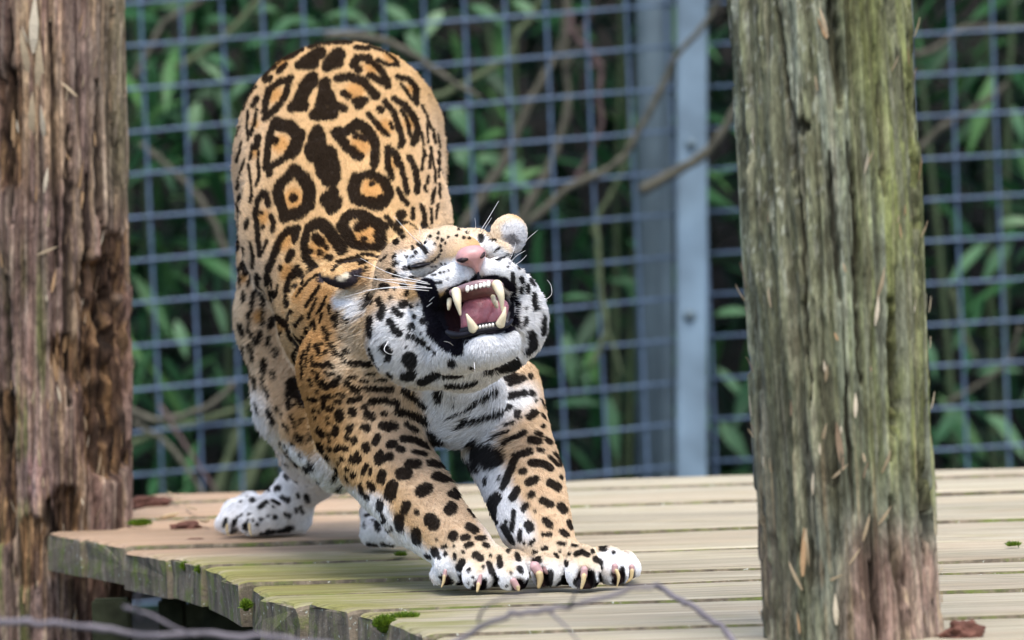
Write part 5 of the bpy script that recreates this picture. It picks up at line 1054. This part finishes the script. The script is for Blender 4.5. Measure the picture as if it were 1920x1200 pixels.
# nose pad: a bevelled wedge with wings, lofted over rings
def nose():
    d0 = 5.957
    ring = [(855, 485), (858, 473), (867, 465), (879, 462), (893, 460), (904, 463), (911, 472), (909, 484), (904, 492), (901, 501), (899, 514), (893, 515), (889, 504), (878, 499), (866, 497), (857, 492)]
    cx, cy = 886, 482; V = []; F = []; n = len(ring)
    for (s, dd) in [(1.06, 0.020), (1.03, 0.005), (0.90, -0.005), (0.62, -0.0105), (0.3, -0.013)]:
        for x, y in ring: V.append(P(cx + (x - cx) * s, cy + (y - cy) * s, d0 + dd + 0.00012 * max(0, y - 488)))
    for k in range(4):
        for i in range(n): F.append((k * n + i, k * n + (i + 1) % n, k * n + n + (i + 1) % n, k * n + n + i))
    F.append(tuple(4 * n + i for i in range(n)))
    o = mesh_obj('nose', V, F, M_NOSE, JAG); md = o.modifiers.new('round', 'SUBSURF'); md.levels = 2; md.render_levels = 2
    part_tube('nostril', [(859, 488, 5.951), (867, 488, 5.946), (876, 486, 5.946)], [3, 5.4, 3.0], M_DARK, o); part_tube('nostril', [(902, 483, 5.947), (906, 479, 5.949), (908, 474, 5.952)], [2.4, 3.8, 2.2], M_DARK, o)
    part_tube('philtrum', [(896, 508, 5.958), (897, 516, 5.958), (898, 525, 5.960)], [1.6, 2.4, 3.4], M_LIP, o)
nose()
# inside of the mouth
part_tube('tongue', [(905, 565, 6.02), (900, 580, 5.998), (890, 598, 5.985), (884, 610, 5.98)], [34, 34, 30, 22], M_TONG); part_tube('tongue_edge', [(935, 575, 6.01), (928, 592, 5.99), (918, 608, 5.985)], [20, 22, 16], M_TONG)
part_tube('palate', [(858, 556, 5.995), (880, 548, 5.985), (905, 543, 5.985), (930, 545, 5.995)], [12, 16, 16, 13], M_PAL)
part_tube('upper_gum', [(848, 549, 5.972), (866, 541, 5.962), (895, 532, 5.956), (922, 531, 5.960), (938, 535, 5.970)], [7, 7, 7, 7, 7], M_GUM)
part_tube('lower_gum', [(868, 622, 5.972), (890, 617, 5.964), (915, 612, 5.962), (945, 609, 5.968)], [8, 8, 8, 8], M_LIP)
part_tube('lower_lip', [(838, 622, 5.992), (850, 628, 5.978), (870, 628, 5.962), (895, 621, 5.954), (925, 616, 5.953), (950, 611, 5.962), (960, 600, 5.982)], [4, 7.5, 5, 5.5, 3.5, 4.2, 3], M_LIP)
def tooth(pts, rads, mat=M_TOOTH, name='tooth'): part_tube(name, pts, rads, mat, JAG, 12, 10)
tooth([(855, 546, 5.958), (858, 566, 5.950), (863, 590, 5.950)], [9.5, 8.5, 5.5, 2.2], name='canine_tooth'); tooth([(931, 533, 5.956), (939, 553, 5.949), (942, 582, 5.950)], [10.5, 9, 6, 2.5], name='canine_tooth')
tooth([(888, 617, 5.955), (881, 602, 5.950), (875, 590, 5.949)], [10, 7.5, 4.5, 2.2], name='canine_tooth'); tooth([(938, 608, 5.954), (944, 592, 5.949), (947, 577, 5.949)], [9.5, 7, 4.5, 2.2], name='canine_tooth')
for x, y, r, h in [(877, 540, 3.8, 9), (885, 539, 3.0, 6), (893, 537, 3.0, 6), (901, 535, 3.0, 6), (908, 533, 3.4, 7), (916, 531, 4.0, 9)]: tooth([(x, y - 2, 5.949), (x - 0.6, y + h * 0.45, 5.946), (x - 0.8, y + h * 0.7, 5.946)], [r, r * 1.05, r * 0.7], M_TOOTHW, 'incisor_tooth')
for x, y in [(900, 613), (906, 612), (912, 611), (918, 610), (924, 609)]: tooth([(x, y + 3, 5.953), (x, y, 5.951), (x, y - 2, 5.951)], [2.8, 2.8, 2.0], M_TOOTHW, 'incisor_tooth')
tooth([(843, 562, 5.985), (842, 572, 5.982), (841, 580, 5.982)], [5, 4.5, 2.5], name='molar_tooth'); tooth([(924, 556, 5.975), (927, 566, 5.972), (929, 572, 5.972)], [5, 4.5, 2.5], name='molar_tooth'); tooth([(929, 566, 5.985), (931, 574, 5.982), (932, 578, 5.982)], [4.5, 4, 2.5], name='molar_tooth')
# closed eyes
def eye(pts, r, k):
    q = []
    for x, y in pts:
        w = drop(x, y); q.append((x, y, dep(w) - k))
    return part_tube('eye_slit', q, r, M_EYE, JAG, 14, 8)
eye([(760, 505), (775, 501), (790, 498), (806, 494)], [1.3, 3.2, 3.8, 1.6], 0.0045); eye([(928, 487), (938, 485), (950, 479)], [1.2, 2.4, 1.2], 0.003)
# whiskers
for pts, t in [([(788, 457), (770, 440), (738, 405)], 1.5), ([(792, 452), (788, 440), (786, 425)], 1), ([(806, 533), (760, 526), (690, 522)], 2.2), ([(800, 538), (740, 530), (664, 516)], 1.8), ([(802, 530), (730, 512), (676, 484)], 1.8), ([(810, 540), (740, 538), (680, 545)], 1.8), ([(804, 545), (720, 540), (640, 558)], 1.5),
               ([(900, 434), (914, 412), (935, 377)], 1.8), ([(905, 436), (912, 424), (922, 408)], 1.3), ([(891, 432), (892, 420), (890, 409)], 1), ([(988, 449), (997, 441), (1008, 432)], 1.3), ([(955, 495), (968, 480), (985, 470)], 1.5), ([(960, 500), (976, 490), (988, 478)], 1.5), ([(952, 492), (962, 474), (967, 455)], 1.5),
               ([(1022, 563), (1034, 552), (1033, 535), (1026, 525)], 1.5), ([(728, 640), (720, 655), (728, 663), (738, 664)], 1.6), ([(805, 565), (815, 556), (828, 552)], 1.5), ([(800, 575), (818, 562), (826, 558)], 1.5), ([(850, 648), (842, 642), (832, 640)], 1.2), ([(889, 680), (890, 690), (891, 702)], 1.3)]:
    w = drop(*pts[0]); d0 = dep(w) if w is not None else 6.1
    W = spline([P(x, y, d0 - 0.012 - 0.012 * min(k, 1)) for k, (x, y) in enumerate(pts)], 10) if len(pts) > 2 else None
    V, F = tube(W, np.linspace(1, 0.25, 10) * t * 0.5 * d0 / FPX, 5); mesh_obj('whisker', V, F, M_WHISK, JAG)
# claws with their pink sheaths
def claw(o, sc, sheath, sr, cl, cr, d):
    f = lambda x, y, dd: (o[0] + x / sc, o[1] + y / sc, dd)
    c = part_tube('claw', [f(x, y, d - 0.004 - 0.001 * k) for k, (x, y) in enumerate(cl)], [r / sc for r in cr], M_CLAW, JAG, 10, 8)
    if sheath: part_tube('sheath', [f(x, y, d + 0.0005) for x, y in sheath], [r / sc for r in sr], M_SHEATH, c, 10, 10)
N0, O0, H0 = (790, 1000), (980, 1000), (400, 860)
claw(N0, 8.727, [(395, 610), (380, 700)], [30, 38], [(375, 700), (365, 790), (330, 880)], [30, 26, 12], 6.052 - 0.022)
claw(N0, 8.727, [(970, 690), (940, 830)], [32, 42], [(935, 830), (925, 900), (912, 950)], [34, 28, 18], 5.990 - 0.022); claw(N0, 8.727, [(1500, 770), (1570, 890)], [60, 52], [(1580, 880), (1590, 930)], [36, 24], 5.984 - 0.022)
claw(O0, 8.727, [(190, 530), (265, 640)], [88, 80], [(272, 660), (285, 760), (262, 880)], [66, 58, 32], 6.018 - 0.026); claw(O0, 8.727, [(1010, 585), (1000, 700)], [60, 58], [(1005, 690), (990, 790), (960, 900)], [46, 38, 22], 5.978 - 0.026)
claw(O0, 8.727, [(1510, 530), (1500, 620)], [52, 50], [(1535, 610), (1570, 720), (1545, 870)], [36, 30, 10], 6.012 - 0.024); claw(O0, 8.727, [(1785, 540), (1790, 600)], [46, 44], [(1790, 610), (1770, 740), (1690, 810)], [36, 28, 9], 6.088 - 0.02)
part_tube('toe_pad', [(1026, 1058, 6.000), (1026, 1070, 5.998)], [9, 8], M_SHEATH)
claw(H0, 7.5, None, None, [(195, 930), (190, 1010), (215, 1085)], [20, 17, 7], 7.085); claw(H0, 7.5, None, None, [(508, 920), (512, 1010), (540, 1090)], [20, 17, 7], 7.055)
